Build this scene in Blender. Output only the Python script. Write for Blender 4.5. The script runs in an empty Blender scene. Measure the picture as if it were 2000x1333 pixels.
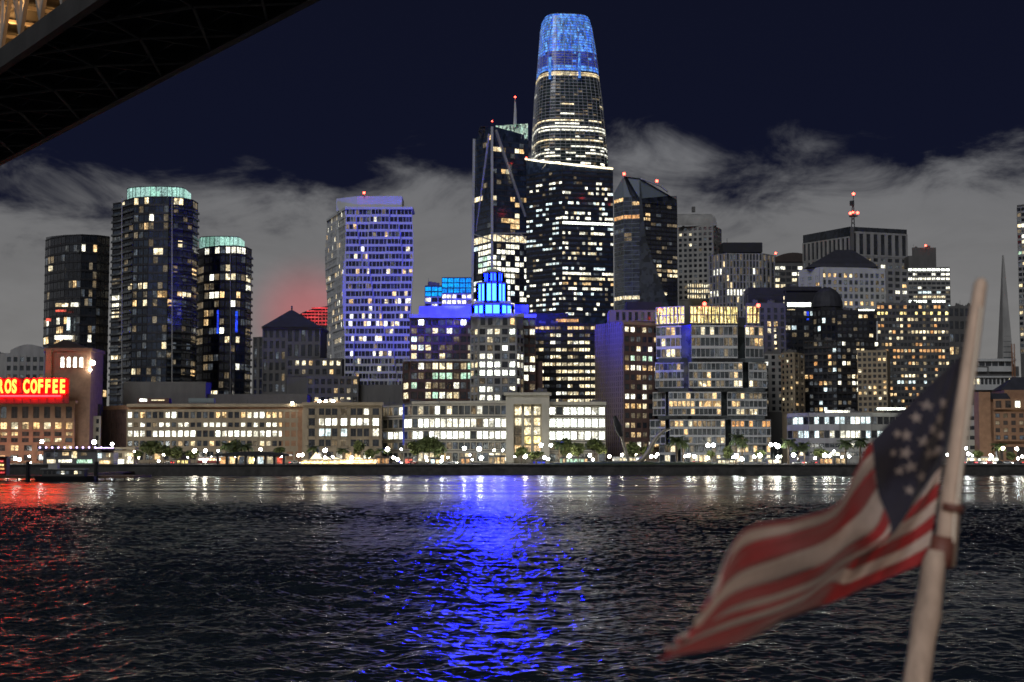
import bpy, bmesh, math, random
import numpy as np
from mathutils import Vector, noise
random.seed(7)
R = random.Random(11)
sc = bpy.context.scene
COL = sc.collection

# ------------------------------------------------------------------ camera
CAMZ = 8.7
FPX, CX, CY = 3000.0, 1000.0, 666.5
PITCH = math.atan((888 - CY) / FPX)
cam = bpy.data.cameras.new('camera')
cam.sensor_width = 36.0
cam.lens = 36.0 * FPX / 2000.0
cam.clip_start = 0.1
cam.clip_end = 30000
cam.dof.use_dof = True
cam.dof.focus_distance = 32.0
cam.dof.aperture_fstop = 3.4
camo = bpy.data.objects.new('camera', cam)
camo.location = (0, 0, CAMZ)
camo.rotation_euler = (math.pi / 2 + PITCH, 0, 0)
COL.objects.link(camo)
sc.camera = camo
sc.view_settings.view_transform = 'Standard'
sc.view_settings.look = 'None'
sc.view_settings.exposure = 0.3
sc.view_settings.gamma = 1.0
sc.render.engine = 'CYCLES'
sc.cycles.use_denoising = True
sc.cycles.max_bounces = 5
sc.cycles.diffuse_bounces = 2
sc.cycles.glossy_bounces = 4
sc.cycles.sample_clamp_indirect = 8.0
sc.cycles.sample_clamp_direct = 0.0
sc.cycles.use_light_tree = True


def nn(nt, t, **kw):
    n = nt.nodes.new(t)
    for k, v in kw.items():
        setattr(n, k, v)
    return n


def mth(nt, op, a, b=None, c=None, clamp=False):
    n = nt.nodes.new('ShaderNodeMath')
    n.operation = op
    n.use_clamp = clamp
    for i, x in enumerate((a, b, c)):
        if x is None:
            continue
        if isinstance(x, (int, float)):
            n.inputs[i].default_value = x
        else:
            nt.links.new(x, n.inputs[i])
    return n.outputs[0]


def mixc(nt, f, a, b):
    n = nt.nodes.new('ShaderNodeMix')
    n.data_type = 'RGBA'
    for k, x in ((0, f), (6, a), (7, b)):
        if isinstance(x, (int, float)):
            n.inputs[k].default_value = x
        elif isinstance(x, tuple):
            n.inputs[k].default_value = (*x, 1.0)
        else:
            nt.links.new(x, n.inputs[k])
    return n.outputs[2]


# ------------------------------------------------------------------ night sky: navy above, low fog bank lit by the city
world = bpy.data.worlds.new('World')
sc.world = world
world.use_nodes = True
nt = world.node_tree
nt.nodes.clear()
wo = nn(nt, 'ShaderNodeOutputWorld')
bg = nn(nt, 'ShaderNodeBackground')
bg2 = nn(nt, 'ShaderNodeBackground')
add = nn(nt, 'ShaderNodeAddShader')
SUN_EL, SUN_ROT = math.radians(-9), math.radians(250)
sky = nn(nt, 'ShaderNodeTexSky', sky_type='NISHITA')
sky.sun_disc = False
sky.sun_elevation = SUN_EL
sky.sun_rotation = SUN_ROT
nt.links.new(sky.outputs[0], bg2.inputs[0])
bg2.inputs[1].default_value = 0.05
tc = nn(nt, 'ShaderNodeTexCoord')
sep = nn(nt, 'ShaderNodeSeparateXYZ')
nt.links.new(tc.outputs['Generated'], sep.inputs[0])
zc = sep.outputs[2]
mp = nn(nt, 'ShaderNodeMapping')
mp.inputs['Scale'].default_value = (1.0, 1.0, 1.9)
nt.links.new(tc.outputs['Generated'], mp.inputs[0])
n1 = nn(nt, 'ShaderNodeTexNoise')
n1.inputs['Scale'].default_value = 4.2
n1.inputs['Detail'].default_value = 7
n1.inputs['Roughness'].default_value = 0.55
n1.inputs['Distortion'].default_value = 0.35
nt.links.new(mp.outputs[0], n1.inputs['Vector'])
n2 = nn(nt, 'ShaderNodeTexNoise')
n2.inputs['Scale'].default_value = 11.0
n2.inputs['Detail'].default_value = 8
n2.inputs['Roughness'].default_value = 0.62
n2.inputs['Distortion'].default_value = 0.6
mp2 = nn(nt, 'ShaderNodeMapping')
mp2.inputs['Scale'].default_value = (1.0, 1.0, 2.6)
mp2.inputs['Location'].default_value = (3.1, 0.4, 1.7)
nt.links.new(tc.outputs['Generated'], mp2.inputs[0])
nt.links.new(mp2.outputs[0], n2.inputs['Vector'])
# top of the bank about 11 degrees up, ragged
lift = mth(nt, 'MULTIPLY', mth(nt, 'SUBTRACT', n1.outputs[0], 0.5), 0.17)
lift2 = mth(nt, 'MULTIPLY', mth(nt, 'SUBTRACT', n2.outputs[0], 0.5), 0.13)
top = mth(nt, 'ADD', mth(nt, 'ADD', lift, lift2), 0.180)
edge = mth(nt, 'SUBTRACT', top, zc)
mask = nn(nt, 'ShaderNodeMapRange', interpolation_type='SMOOTHSTEP')
nt.links.new(edge, mask.inputs[0])
mask.inputs[1].default_value = -0.012
mask.inputs[2].default_value = 0.036
body = mth(nt, 'MULTIPLY_ADD', n1.outputs[0], 0.45, 0.68)
body = mth(nt, 'MULTIPLY', body, mth(nt, 'MULTIPLY_ADD', n2.outputs[0], 0.5, 0.72))
low = nn(nt, 'ShaderNodeMapRange')
nt.links.new(zc, low.inputs[0])
low.inputs[1].default_value = 0.2
low.inputs[2].default_value = 0.04
cloudc = mixc(nt, low.outputs[0], (0.120, 0.122, 0.132), (0.195, 0.190, 0.184))
vm = nn(nt, 'ShaderNodeVectorMath', operation='SCALE')
nt.links.new(cloudc, vm.inputs[0])
nt.links.new(body, vm.inputs['Scale'])
skyc = mixc(nt, mth(nt, 'MULTIPLY', zc, 2.2, clamp=True), (0.0046, 0.0062, 0.0190), (0.0036, 0.0042, 0.0105))
# the fog catches the red roof lights of the town
vd = nn(nt, 'ShaderNodeVectorMath', operation='DISTANCE')
nt.links.new(tc.outputs['Generated'], vd.inputs[0])
_rx, _ry, _rz = (600 - CX) / FPX, 1.0, (888 - 622) / FPX
_l = math.sqrt(_rx * _rx + 1 + _rz * _rz)
vd.inputs[1].default_value = (_rx / _l, _ry / _l, _rz / _l)
lob = nn(nt, 'ShaderNodeMapRange', interpolation_type='SMOOTHERSTEP')
nt.links.new(vd.outputs['Value'], lob.inputs[0])
lob.inputs[1].default_value = 0.05
lob.inputs[2].default_value = 0.0
lob.inputs[4].default_value = 0.7
red_fog = mixc(nt, lob.outputs[0], (1.0, 1.0, 1.0), (2.6, 0.75, 0.8))
mulr = nn(nt, 'ShaderNodeVectorMath', operation='MULTIPLY')
nt.links.new(vm.outputs[0], mulr.inputs[0])
nt.links.new(red_fog, mulr.inputs[1])
fin_c = mixc(nt, mask.outputs[0], skyc, mulr.outputs[0])
nt.links.new(fin_c, bg.inputs[0])
bg.inputs[1].default_value = 1.0
nt.links.new(bg.outputs[0], add.inputs[0])
nt.links.new(bg2.outputs[0], add.inputs[1])
nt.links.new(add.outputs[0], wo.inputs[0])

# added weak, very soft fill from high behind the boat, brightens the facades
sl = bpy.data.lights.new('facade_fill', 'SUN')
sl.energy = 0.75
sl.angle = math.radians(25)
sl.color = (0.93, 0.95, 1.0)
slo = bpy.data.objects.new('facade_fill', sl)
slo.rotation_euler = (math.radians(52), math.radians(0), math.radians(-24))
COL.objects.link(slo)


# ------------------------------------------------------------------ projection helpers (pixel of the 2000 px photograph + distance -> place)
def ray(u, v):
    x, y = (u - CX) / FPX, (CY - v) / FPX
    return x, math.cos(PITCH) - y * math.sin(PITCH), math.sin(PITCH) + y * math.cos(PITCH)


def P(u, v, D):
    x, y, z = ray(u, v)
    return Vector((x * D / y, D, CAMZ + z * D / y))


def Pz(u, v, zz):
    x, y, z = ray(u, v)
    t = (zz - CAMZ) / z
    return Vector((x * t, y * t, zz))


GZ = 4.37          # promenade and city ground
SHORE = 650.0

# ------------------------------------------------------------------ materials
M = {}


def newmat(key):
    m = bpy.data.materials.new(key)
    m.use_nodes = True
    M[key] = m
    nt = m.node_tree
    return m, nt, nt.nodes['Principled BSDF']


def surf(key, col, rough=0.7, var=0.25, scale=0.25, metal=0.0, bump=0.0, streak=0.0, spec=0.5):
    m, nt, b = newmat(key)
    geo = nn(nt, 'ShaderNodeNewGeometry')
    n = nn(nt, 'ShaderNodeTexNoise')
    n.inputs['Scale'].default_value = scale
    n.inputs['Detail'].default_value = 6
    n.inputs['Roughness'].default_value = 0.65
    mpp = nn(nt, 'ShaderNodeMapping')
    mpp.inputs['Scale'].default_value = (1, 1, 1 if not streak else streak)
    nt.links.new(geo.outputs['Position'], mpp.inputs[0])
    nt.links.new(mpp.outputs[0], n.inputs['Vector'])
    a = tuple(c * (1 - var) for c in col)
    c2 = tuple(min(1, c * (1 + var)) for c in col)
    mr = nn(nt, 'ShaderNodeMapRange')
    nt.links.new(n.outputs[0], mr.inputs[0])
    mr.inputs[1].default_value = 0.3
    mr.inputs[2].default_value = 0.7
    nt.links.new(mixc(nt, mr.outputs[0], a, c2), b.inputs['Base Color'])
    b.inputs['Roughness'].default_value = rough
    b.inputs['Metallic'].default_value = metal
    b.inputs['Specular IOR Level'].default_value = spec
    if bump:
        bn = nn(nt, 'ShaderNodeBump')
        bn.inputs['Strength'].default_value = bump
        nt.links.new(n.outputs[0], bn.inputs['Height'])
        nt.links.new(bn.outputs[0], b.inputs['Normal'])
    return m


def emit(key, col, s=1.0, cell=None, lo=0.35, base=(0.02, 0.02, 0.02), sample=False, tint=None):
    """lit room or lamp: emission broken up by room-sized cells when cell is given"""
    m, nt, b = newmat(key)
    b.inputs['Base Color'].default_value = (*base, 1)
    b.inputs['Roughness'].default_value = 0.25
    b.inputs['Emission Color'].default_value = (*col, 1)
    b.inputs['Emission Strength'].default_value = s
    if cell:
        geo = nn(nt, 'ShaderNodeNewGeometry')
        mpp = nn(nt, 'ShaderNodeMapping')
        mpp.inputs['Scale'].default_value = cell
        nt.links.new(geo.outputs['Position'], mpp.inputs[0])
        vo = nn(nt, 'ShaderNodeTexVoronoi', distance='CHEBYCHEV')
        vo.inputs['Scale'].default_value = 1.0
        nt.links.new(mpp.outputs[0], vo.inputs['Vector'])
        sp = nn(nt, 'ShaderNodeSeparateColor')
        nt.links.new(vo.outputs['Color'], sp.inputs[0])
        n = nn(nt, 'ShaderNodeTexNoise')
        n.inputs['Scale'].default_value = 1.5
        n.inputs['Detail'].default_value = 3
        nt.links.new(geo.outputs['Position'], n.inputs['Vector'])
        k = mth(nt, 'MULTIPLY_ADD', sp.outputs[0], 1.0 - lo, lo)
        k = mth(nt, 'MULTIPLY', k, mth(nt, 'MAXIMUM', mth(nt, 'MULTIPLY_ADD', n.outputs[0], 4.2, -1.0), 0.12))
        nt.links.new(mth(nt, 'MULTIPLY', k, s), b.inputs['Emission Strength'])
        t = tint or tuple(min(1, c * f) for c, f in zip(col, (1.0, 0.82, 0.6)))
        nt.links.new(mixc(nt, sp.outputs[1], col, t), b.inputs['Emission Color'])
    m.cycles.emission_sampling = 'AUTO' if sample else 'NONE'
    return m


def glass(key, col, rough=0.12, spec=0.8):
    m, nt, b = newmat(key)
    geo = nn(nt, 'ShaderNodeNewGeometry')
    mpp = nn(nt, 'ShaderNodeMapping')
    mpp.inputs['Scale'].default_value = (0.33, 0.33, 0.27)
    nt.links.new(geo.outputs['Position'], mpp.inputs[0])
    vo = nn(nt, 'ShaderNodeTexVoronoi', distance='CHEBYCHEV')
    vo.inputs['Scale'].default_value = 1.0
    nt.links.new(mpp.outputs[0], vo.inputs['Vector'])
    sp = nn(nt, 'ShaderNodeSeparateColor')
    nt.links.new(vo.outputs['Color'], sp.inputs[0])
    nt.links.new(mixc(nt, sp.outputs[0], tuple(c * 0.5 for c in col), tuple(c * 1.7 for c in col)), b.inputs['Base Color'])
    b.inputs['Roughness'].default_value = rough
    b.inputs['Specular IOR Level'].default_value = spec
    return m


surf('conc', (0.34, 0.33, 0.31), 0.8, 0.32, 0.12, streak=0.3)
surf('conc_light', (0.55, 0.55, 0.53), 0.7, 0.12, 0.12, streak=0.3)
surf('white_panel', (0.58, 0.58, 0.58), 0.45, 0.08, 0.1)
surf('conc_dark', (0.13, 0.125, 0.12), 0.8, 0.25, 0.12, streak=0.3)
surf('steel_dark', (0.045, 0.045, 0.05), 0.45, 0.3, 0.3, metal=0.3)
surf('steel_light', (0.42, 0.43, 0.44), 0.4, 0.15, 0.3, metal=0.3)
surf('near_black', (0.018, 0.018, 0.021), 0.6, 0.3, 0.3)
surf('brick_orange', (0.36, 0.20, 0.115), 0.85, 0.22, 0.35, bump=0.2)
surf('brick_red', (0.27, 0.155, 0.10), 0.85, 0.25, 0.35, bump=0.2)
surf('brick_dark', (0.12, 0.07, 0.06), 0.85, 0.25, 0.35, bump=0.2)
surf('tan_stone', (0.36, 0.29, 0.20), 0.85, 0.2, 0.2, streak=0.4)
surf('pale_stone', (0.50, 0.46, 0.38), 0.8, 0.15, 0.2, streak=0.4)
surf('brown_panel', (0.27, 0.205, 0.155), 0.6, 0.2, 0.1, streak=0.2)
surf('slate_roof', (0.035, 0.035, 0.045), 0.7, 0.3, 0.3)
surf('copper_roof', (0.05, 0.035, 0.03), 0.6, 0.3, 0.3)
surf('grey_green', (0.20, 0.24, 0.24), 0.35, 0.12, 0.05, streak=0.15)
surf('seawall', (0.055, 0.052, 0.048), 0.9, 0.5, 0.25, bump=0.5)
surf('ground', (0.09, 0.085, 0.08), 0.9, 0.3, 0.05)
surf('asphalt', (0.05, 0.05, 0.05), 0.85, 0.2, 0.3)
surf('pavement', (0.26, 0.25, 0.235), 0.85, 0.15, 0.5)
surf('wood', (0.17, 0.11, 0.07), 0.8, 0.35, 1.2)
surf('bark', (0.11, 0.08, 0.055), 0.9, 0.3, 1.5)
surf('leaf_dark', (0.11, 0.135, 0.04), 0.7, 0.5, 0.6)
surf('leaf', (0.12, 0.145, 0.04), 0.7, 0.5, 0.6)
surf('palm_leaf', (0.075, 0.10, 0.035), 0.6, 0.4, 0.6)
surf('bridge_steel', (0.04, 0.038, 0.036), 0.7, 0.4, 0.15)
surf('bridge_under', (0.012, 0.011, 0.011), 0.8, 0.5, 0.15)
surf('bridge_brace', (0.13, 0.12, 0.11), 0.8)
surf('bridge_truss', (0.30, 0.27, 0.24), 0.6, 0.2, 0.3)
surf('car_paint', (0.35, 0.36, 0.38), 0.3, 0.1, 0.3)
surf('car_dark', (0.03, 0.03, 0.035), 0.3, 0.1, 0.3)
surf('car_red', (0.30, 0.03, 0.03), 0.3, 0.1, 0.3)
surf('rubber', (0.015, 0.015, 0.015), 0.9, 0.1, 1)
surf('canvas', (0.6, 0.56, 0.48), 0.8, 0.1, 0.5)
surf('sculpt_steel', (0.34, 0.30, 0.24), 0.45, 0.15, 0.5, metal=0.3)
glass('glass', (0.022, 0.026, 0.034))
glass('glass_blue', (0.028, 0.042, 0.068))
glass('glass_grey', (0.06, 0.07, 0.075), 0.2)
glass('glass_brown', (0.055, 0.04, 0.033))
glass('glass_green', (0.03, 0.05, 0.045))
C1 = (0.42, 0.42, 0.30)
emit('lit_warm', (1.0, 0.72, 0.38), 1.25, C1, 0.12)
emit('lit_amber', (1.0, 0.55, 0.24), 1.0, C1, 0.25)
emit('lit_cream', (1.0, 0.92, 0.66), 1.45, C1, 0.15)
emit('lit_white', (1.0, 1.0, 0.86), 2.0, C1, 0.2, tint=(1.0, 0.93, 0.70))
emit('lit_bright', (0.97, 1.0, 0.86), 3.8, C1, 0.5, tint=(0.9, 1.0, 0.85))
emit('lit_cool', (0.72, 0.92, 1.0), 1.5, C1, 0.3, tint=(0.85, 1.0, 0.95))
emit('lit_green', (0.55, 1.0, 0.72), 1.0, C1, 0.3, tint=(0.75, 1.0, 0.7))
emit('lit_dim', (0.80, 0.68, 0.48), 0.22, C1, 0.2)
emit('lit_dim_cool', (0.42, 0.52, 0.66), 0.16, C1, 0.2)
emit('lit_blue', (0.02, 0.04, 1.0), 1.2, C1, 0.3, tint=(0.02, 0.1, 1.0))
emit('lit_red', (1.0, 0.10, 0.08), 1.0, C1, 0.3, tint=(1.0, 0.2, 0.1))
emit('lit_gold', (1.0, 0.80, 0.28), 2.0, (0.9, 0.9, 0.5), 0.2, tint=(1.0, 0.75, 0.3))
emit('crown_mint', (0.50, 1.0, 0.80), 0.62, (0.16, 0.16, 0.05), 0.35, tint=(0.6, 1.0, 0.9))
emit('led_blue', (0.03, 0.13, 1.0), 0.95, (0.55, 0.55, 0.24), 0.2, tint=(0.16, 0.46, 1.0))
emit('led_blue_dim', (0.06, 0.10, 0.75), 0.35, (0.3, 0.3, 0.3), 0.3, tint=(0.1, 0.15, 0.9))
emit('led_cyan', (0.0, 0.22, 0.95), 1.2, (0.2, 0.2, 0.35), 0.5, tint=(0.0, 0.42, 1.0))
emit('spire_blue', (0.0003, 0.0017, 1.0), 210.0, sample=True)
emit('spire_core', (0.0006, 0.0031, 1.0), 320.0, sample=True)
emit('ring_cream', (1.0, 0.90, 0.62), 0.9, (0.3, 0.3, 0.2), 0.3)
emit('ring_white', (1.0, 0.96, 0.75), 3.0, (0.2, 0.2, 0.2), 0.4)
emit('red_beacon', (1.0, 0.05, 0.03), 14.0, sample=False)
emit('red_glow', (1.0, 0.05, 0.07), 0.75, (0.12, 0.12, 0.5), 0.3, tint=(1.0, 0.12, 0.12))
emit('neon_yellow', (1.0, 0.62, 0.06), 2.4)
emit('neon_red', (1.0, 0.0006, 0.001), 20.0, sample=True)
emit('neon_bar', (1.0, 0.0022, 0.004), 34.0, sample=True)
emit('lamp_globe', (1.0, 0.92, 0.74), 62.0, sample=True)
emit('lamp_globe_cool', (0.93, 1.0, 0.95), 62.0, sample=True)
emit('festoon', (1.0, 0.74, 0.36), 7.0, (0.8, 0.8, 0.8), 0.3, sample=False)
emit('led_purple', (0.55, 0.42, 1.0), 5.0)
emit('headlight', (1.0, 0.95, 0.8), 18.0)
emit('taillight', (1.0, 0.04, 0.03), 7.0)
emit('sodium', (1.0, 0.48, 0.14), 60.0, sample=True)


# ------------------------------------------------------------------ mesh building
class MB:
    def __init__(s):
        s.v, s.f, s.m = [], [], []

    def quad(s, a, b, c, d, mi=0):
        i = len(s.v)
        s.v += [tuple(a), tuple(b), tuple(c), tuple(d)]
        s.f.append((i, i + 1, i + 2, i + 3))
        s.m.append(mi)

    def poly(s, pts, mi=0):
        i = len(s.v)
        s.v += [tuple(p) for p in pts]
        s.f.append(tuple(range(i, i + len(pts))))
        s.m.append(mi)

    def hexa(s, lo, hi, mi=0):
        """lo, hi: four corners each, counter-clockwise from above"""
        i = len(s.v)
        s.v += [tuple(p) for p in lo] + [tuple(p) for p in hi]
        n = len(lo)
        s.f.append(tuple(i + k for k in reversed(range(n))))
        s.f.append(tuple(i + n + k for k in range(n)))
        s.m += [mi, mi]
        for k in range(n):
            j = (k + 1) % n
            s.f.append((i + k, i + j, i + n + j, i + n + k))
            s.m.append(mi)

    def box(s, x0, x1, y0, y1, z0, z1, mi=0):
        s.hexa([(x0, y0, z0), (x1, y0, z0), (x1, y1, z0), (x0, y1, z0)],
               [(x0, y0, z1), (x1, y0, z1), (x1, y1, z1), (x0, y1, z1)], mi)

    def bar(s, p, q, w, h=None, mi=0):
        p, q = Vector(p), Vector(q)
        h = h or w
        d = (q - p).normalized()
        up = Vector((0, 0, 1)) if abs(d.z) < 0.95 else Vector((0, 1, 0))
        a = d.cross(up).normalized()
        b = a.cross(d).normalized()
        c = [(-w / 2, -h / 2), (w / 2, -h / 2), (w / 2, h / 2), (-w / 2, h / 2)]
        s.hexa([p + a * x + b * y for x, y in c], [q + a * x + b * y for x, y in c], mi)

    def tube(s, pts, rad, n=8, mi=0, cap=True):
        pts = [Vector(p) for p in pts]
        rings = []
        for k, p in enumerate(pts):
            d = (pts[min(k + 1, len(pts) - 1)] - pts[max(k - 1, 0)]).normalized()
            up = Vector((0, 0, 1)) if abs(d.z) < 0.9 else Vector((0, 1, 0))
            a = d.cross(up).normalized()
            b = a.cross(d).normalized()
            r = rad[k] if isinstance(rad, (list, tuple)) else rad
            i = len(s.v)
            s.v += [tuple(p + (a * math.cos(t) + b * math.sin(t)) * r) for t in [2 * math.pi * q / n for q in range(n)]]
            rings.append(i)
        for i, j in zip(rings, rings[1:]):
            for q in range(n):
                r_ = (q + 1) % n
                s.f.append((i + q, i + r_, j + r_, j + q))
                s.m.append(mi)
        if cap:
            s.f.append(tuple(rings[0] + q for q in reversed(range(n))))
            s.f.append(tuple(rings[-1] + q for q in range(n)))
            s.m += [mi, mi]

    def ball(s, c, r, mi=0, sub=1, sx=1, sz=1):
        bm = bmesh.new()
        bmesh.ops.create_icosphere(bm, subdivisions=sub, radius=1)
        i = len(s.v)
        s.v += [(c[0] + v.co.x * r * sx, c[1] + v.co.y * r * sx, c[2] + v.co.z * r * sz) for v in bm.verts]
        for f in bm.faces:
            s.f.append(tuple(i + v.index for v in f.verts))
            s.m.append(mi)
        bm.free()

    def mesh(s, name, mats):
        me = bpy.data.meshes.new(name)
        me.from_pydata(s.v, [], s.f)
        for k in mats:
            me.materials.append(M[k])
        me.polygons.foreach_set('material_index', s.m)
        me.update()
        return me

    def build(s, name, mats, parent=None, smooth=False, kind=None, off=None):
        if not s.v:
            return None
        if isinstance(mats, str):
            mats = [mats]
        if off is not None:
            s.v = [(x - off[0], y - off[1], z - off[2]) for x, y, z in s.v]
        me = s.mesh(name, mats)
        if smooth:
            me.polygons.foreach_set('use_smooth', [True] * len(me.polygons))
        o = bpy.data.objects.new(name, me)
        COL.objects.link(o)
        if parent is not None:
            o.parent = parent
        if kind:
            o['kind'] = kind
        return o


def thing(name, label, cat, loc, group=None):
    o = bpy.data.objects.new(name, None)
    o.empty_display_size = 1
    COL.objects.link(o)
    o.location = loc
    o['label'] = label
    o['category'] = cat
    if group:
        o['group'] = group
    return o


def structure(o):
    o['kind'] = 'structure'
    return o


def copy_tree(src, loc, label, rz=None, group=None, scale=None):
    c = src.copy()
    COL.objects.link(c)
    c.location = loc
    c['label'] = label
    if rz is not None:
        c.rotation_euler = (0, 0, rz)
    if scale:
        c.scale = (scale,) * 3 if not isinstance(scale, tuple) else scale
    if group:
        c['group'] = group
    for ch in [o for o in src.children]:
        d = ch.copy()
        COL.objects.link(d)
        d.parent = c
        for g in ch.children:
            e = g.copy()
            COL.objects.link(e)
            e.parent = d
    return c


# ------------------------------------------------------------------ buildings
DEF = dict(frame='conc', pf=0.28, sf=0.34, pd=0.45, sd=0.3, lit=0.3, mats=('lit_warm', 'lit_cream', 'lit_white'), dark='glass',
           dim=0.15, one=True, rows=None, row=0.6, prow=None, mpan=0)
win_cache = {}
MATI = ['steel_dark', 'glass']


class Bld:
    """one building: an Empty at its base with wall, frame, windows and roof pieces as children"""

    def __init__(s, name, label, cat, poly, vtop, core='conc_dark', back=30.0, z0=GZ, ref=None, tops=None, wallname='wall'):
        pp = [P(u, vtop, D) for u, D in poly]
        if ref is None:
            ref = min(range(len(poly)), key=lambda i: poly[i][1])
        s.ztop = pp[ref].z
        s.pts = [Vector((p.x, p.y)) for p in pp]
        s.D = poly[ref][1]
        cx = sum(p.x for p in s.pts) / len(s.pts)
        cy = sum(p.y for p in s.pts) / len(s.pts) + back * 0.4
        s.o = Vector((cx, cy, z0))
        s.root = thing(name, label, cat, s.o)
        s.wins, s.fr, s.z0, s.back = [], {}, z0, back
        b = max(p.y for p in s.pts) + back
        # flanks splay a little outwards to the rear
        xl, xr = s.pts[0], s.pts[-1]
        bl = xl.x * b / xl.y if xl.x > 0 else xl.x
        br = xr.x * b / xr.y if xr.x < 0 else xr.x
        ring = s.pts + [Vector((br, b)), Vector((bl, b))]
        zt = [s.ztop] * len(ring)
        s.sloped = bool(tops)
        if tops:
            zt = [P(u, v, D).z for (u, D), v in zip(poly, tops)]
            zt += [zt[-1], zt[0]]
            s.ztop = min(zt)
        s.ring = ring
        if core:
            mb = MB()
            mb.hexa([(p.x, p.y, z0) for p in ring], [(p.x, p.y, z) for p, z in zip(ring, zt)])
            mb.build(wallname, core, s.root, off=s.o)

    def z(s, v, D=None):
        return P(1000, v, D or s.D).z

    def mb(s, mat):
        return s.fr.setdefault(mat, MB())

    def face(s, i, nf, nb, z0=None, z1=None, a=None, b=None, **st):
        """window grid on edge i (or between plan points a and b)"""
        st = {**DEF, **st}
        a = s.pts[i] if a is None else a
        b = s.pts[i + 1] if b is None else b
        z0 = s.z0 if z0 is None else z0
        z1 = s.ztop if z1 is None else z1
        e = (b - a)
        L = e.length
        e = e / L
        n = Vector((e.y, -e.x))
        fh, bw = (z1 - z0) / nf, L / nb
        pw, sh = bw * st['pf'], fh * st['sf']
        fm = s.mb(st['frame'])

        def obx(x0, x1, d0, d1, za, zb):
            q = [a + e * x0 + n * d1, a + e * x1 + n * d1, a + e * x1 + n * d0, a + e * x0 + n * d0]
            fm.hexa([(p.x, p.y, za) for p in q], [(p.x, p.y, zb) for p in q])
        if st['pf'] > 0:
            for k in range(nb + 1):
                x = k * bw
                x0, x1 = x - pw / 2, x + pw / 2
                if k == 0:
                    x0 = -0.03
                if k == nb:
                    x1 = L + 0.03
                obx(x0, x1, -0.05, st['pd'], z0, z1 - 0.02)
        if st['sf'] > 0:
            for k in range(nf + 1):
                zz = z0 + k * fh
                za, zb = zz - sh / 2, zz + sh / 2
                if k == 0:
                    za = zz
                if k == nf:
                    zb = zz + 0.05
                obx(0.01, L - 0.01, -0.04, st['sd'], za, zb)
        ang = math.atan2(e.y, e.x)
        ww, wh = bw - pw, fh - sh
        for f in range(nf):
            fromtop = nf - 1 - f
            rp = st['lit'] * R.uniform(1 - st['row'], 1 + st['row'])
            if st['rows'] and fromtop in st['rows']:
                rp = st['rows'][fromtop]
                rm = None
                if isinstance(rp, tuple):
                    rp, rm = rp
            else:
                rm = None
            fav = R.choice(st['mats'])
            run = 0
            for k in range(nb):
                if run > 0 and R.random() < 0.7:
                    run -= 1
                    on = True
                else:
                    on = R.random() < (rp if rp > 0.85 else rp * 0.72)
                    run = R.choice((0, 0, 1)) if on else 0
                if on:
                    m = rm or (fav if R.random() < 0.6 else R.choice(st['mats']))
                elif R.random() < st['dim']:
                    m = R.choice(('lit_dim', 'lit_dim_cool'))
                else:
                    m = st['dark']
                c = a + e * (bw * (k + 0.5)) + n * 0.02
                s.wins.append((ww, wh, (c.x, c.y, z0 + fh * (f + 0.5)), ang, m, st['one'], st['frame']))

    def window(s, u0, v0, u1, v1, D, mat, one=True, d=0.1):
        p, q = P(u0, v1, D), P(u1, v0, D)
        s.wins.append((q.x - p.x, q.z - p.z, ((p.x + q.x) / 2, D - d, (p.z + q.z) / 2), 0.0, mat, one, 'steel_dark'))

    def part(s, name, mat, mb, **k):
        return mb.build(name, mat, s.root, off=s.o, **k)

    def pbox(s, name, mat, u0, v0, u1, v1, D, depth, z0=None):
        """box part whose front face covers pixels u0..u1, v0..v1 at distance D"""
        p, q = P(u0, v1, D), P(u1, v0, D)
        mb = MB()
        mb.box(p.x, q.x, D, D + depth, p.z if z0 is None else z0, q.z)
        return s.part(name, mat, mb)

    def bars(s, name, mat, lines, w):
        mb = MB()
        for (p, q) in lines:
            mb.bar(p, q, w)
        return s.part(name, mat, mb)

    def red(s, u, v, D=None, r=0.9):
        D = D or s.D
        mb = MB()
        mb.ball(P(u, v, D - 1.0), r, 0, 2)
        o = s.part('beacon_light', 'red_beacon', mb, smooth=True)
        mb = MB()
        p = P(u, v, D - 1.0)
        mb.bar(p - Vector((0, 0, r * 0.8)), p - Vector((0, 0, r + 2.5)), 0.35)
        s.part('beacon_post', 'steel_dark', mb)
        return o

    def roofkit(s):
        g = random.Random(int(s.o.x * 7 + s.o.y))
        xa, xb = min(p.x for p in s.pts), max(p.x for p in s.pts)
        ya = max(p.y for p in s.pts)
        if xb - xa < 9:
            return
        for k in range(g.choice((2, 3, 4))):
            w, d, h = g.uniform(1.5, 5), g.uniform(2, 4), g.uniform(0.9, 2.6)
            x = g.uniform(xa + 1, xb - w - 1)
            y = ya + g.uniform(1, 5)
            mb = MB()
            mb.box(x, x + w, y, y + d, s.ztop - 0.3, s.ztop + h)
            mb.box(x + 0.3, x + w * 0.4, y + .3, y + d * .6, s.ztop + h, s.ztop + h + 0.5)
            s.part('roof_unit', 'conc_dark', mb)
        if g.random() < 0.6:
            mb = MB()
            x = g.uniform(xa + 2, xb - 2)
            mb.bar((x, ya + 3, s.ztop - 0.2), (x, ya + 3, s.ztop + g.uniform(3, 6)), 0.16)
            s.part('aerial', 'steel_dark', mb)

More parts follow.
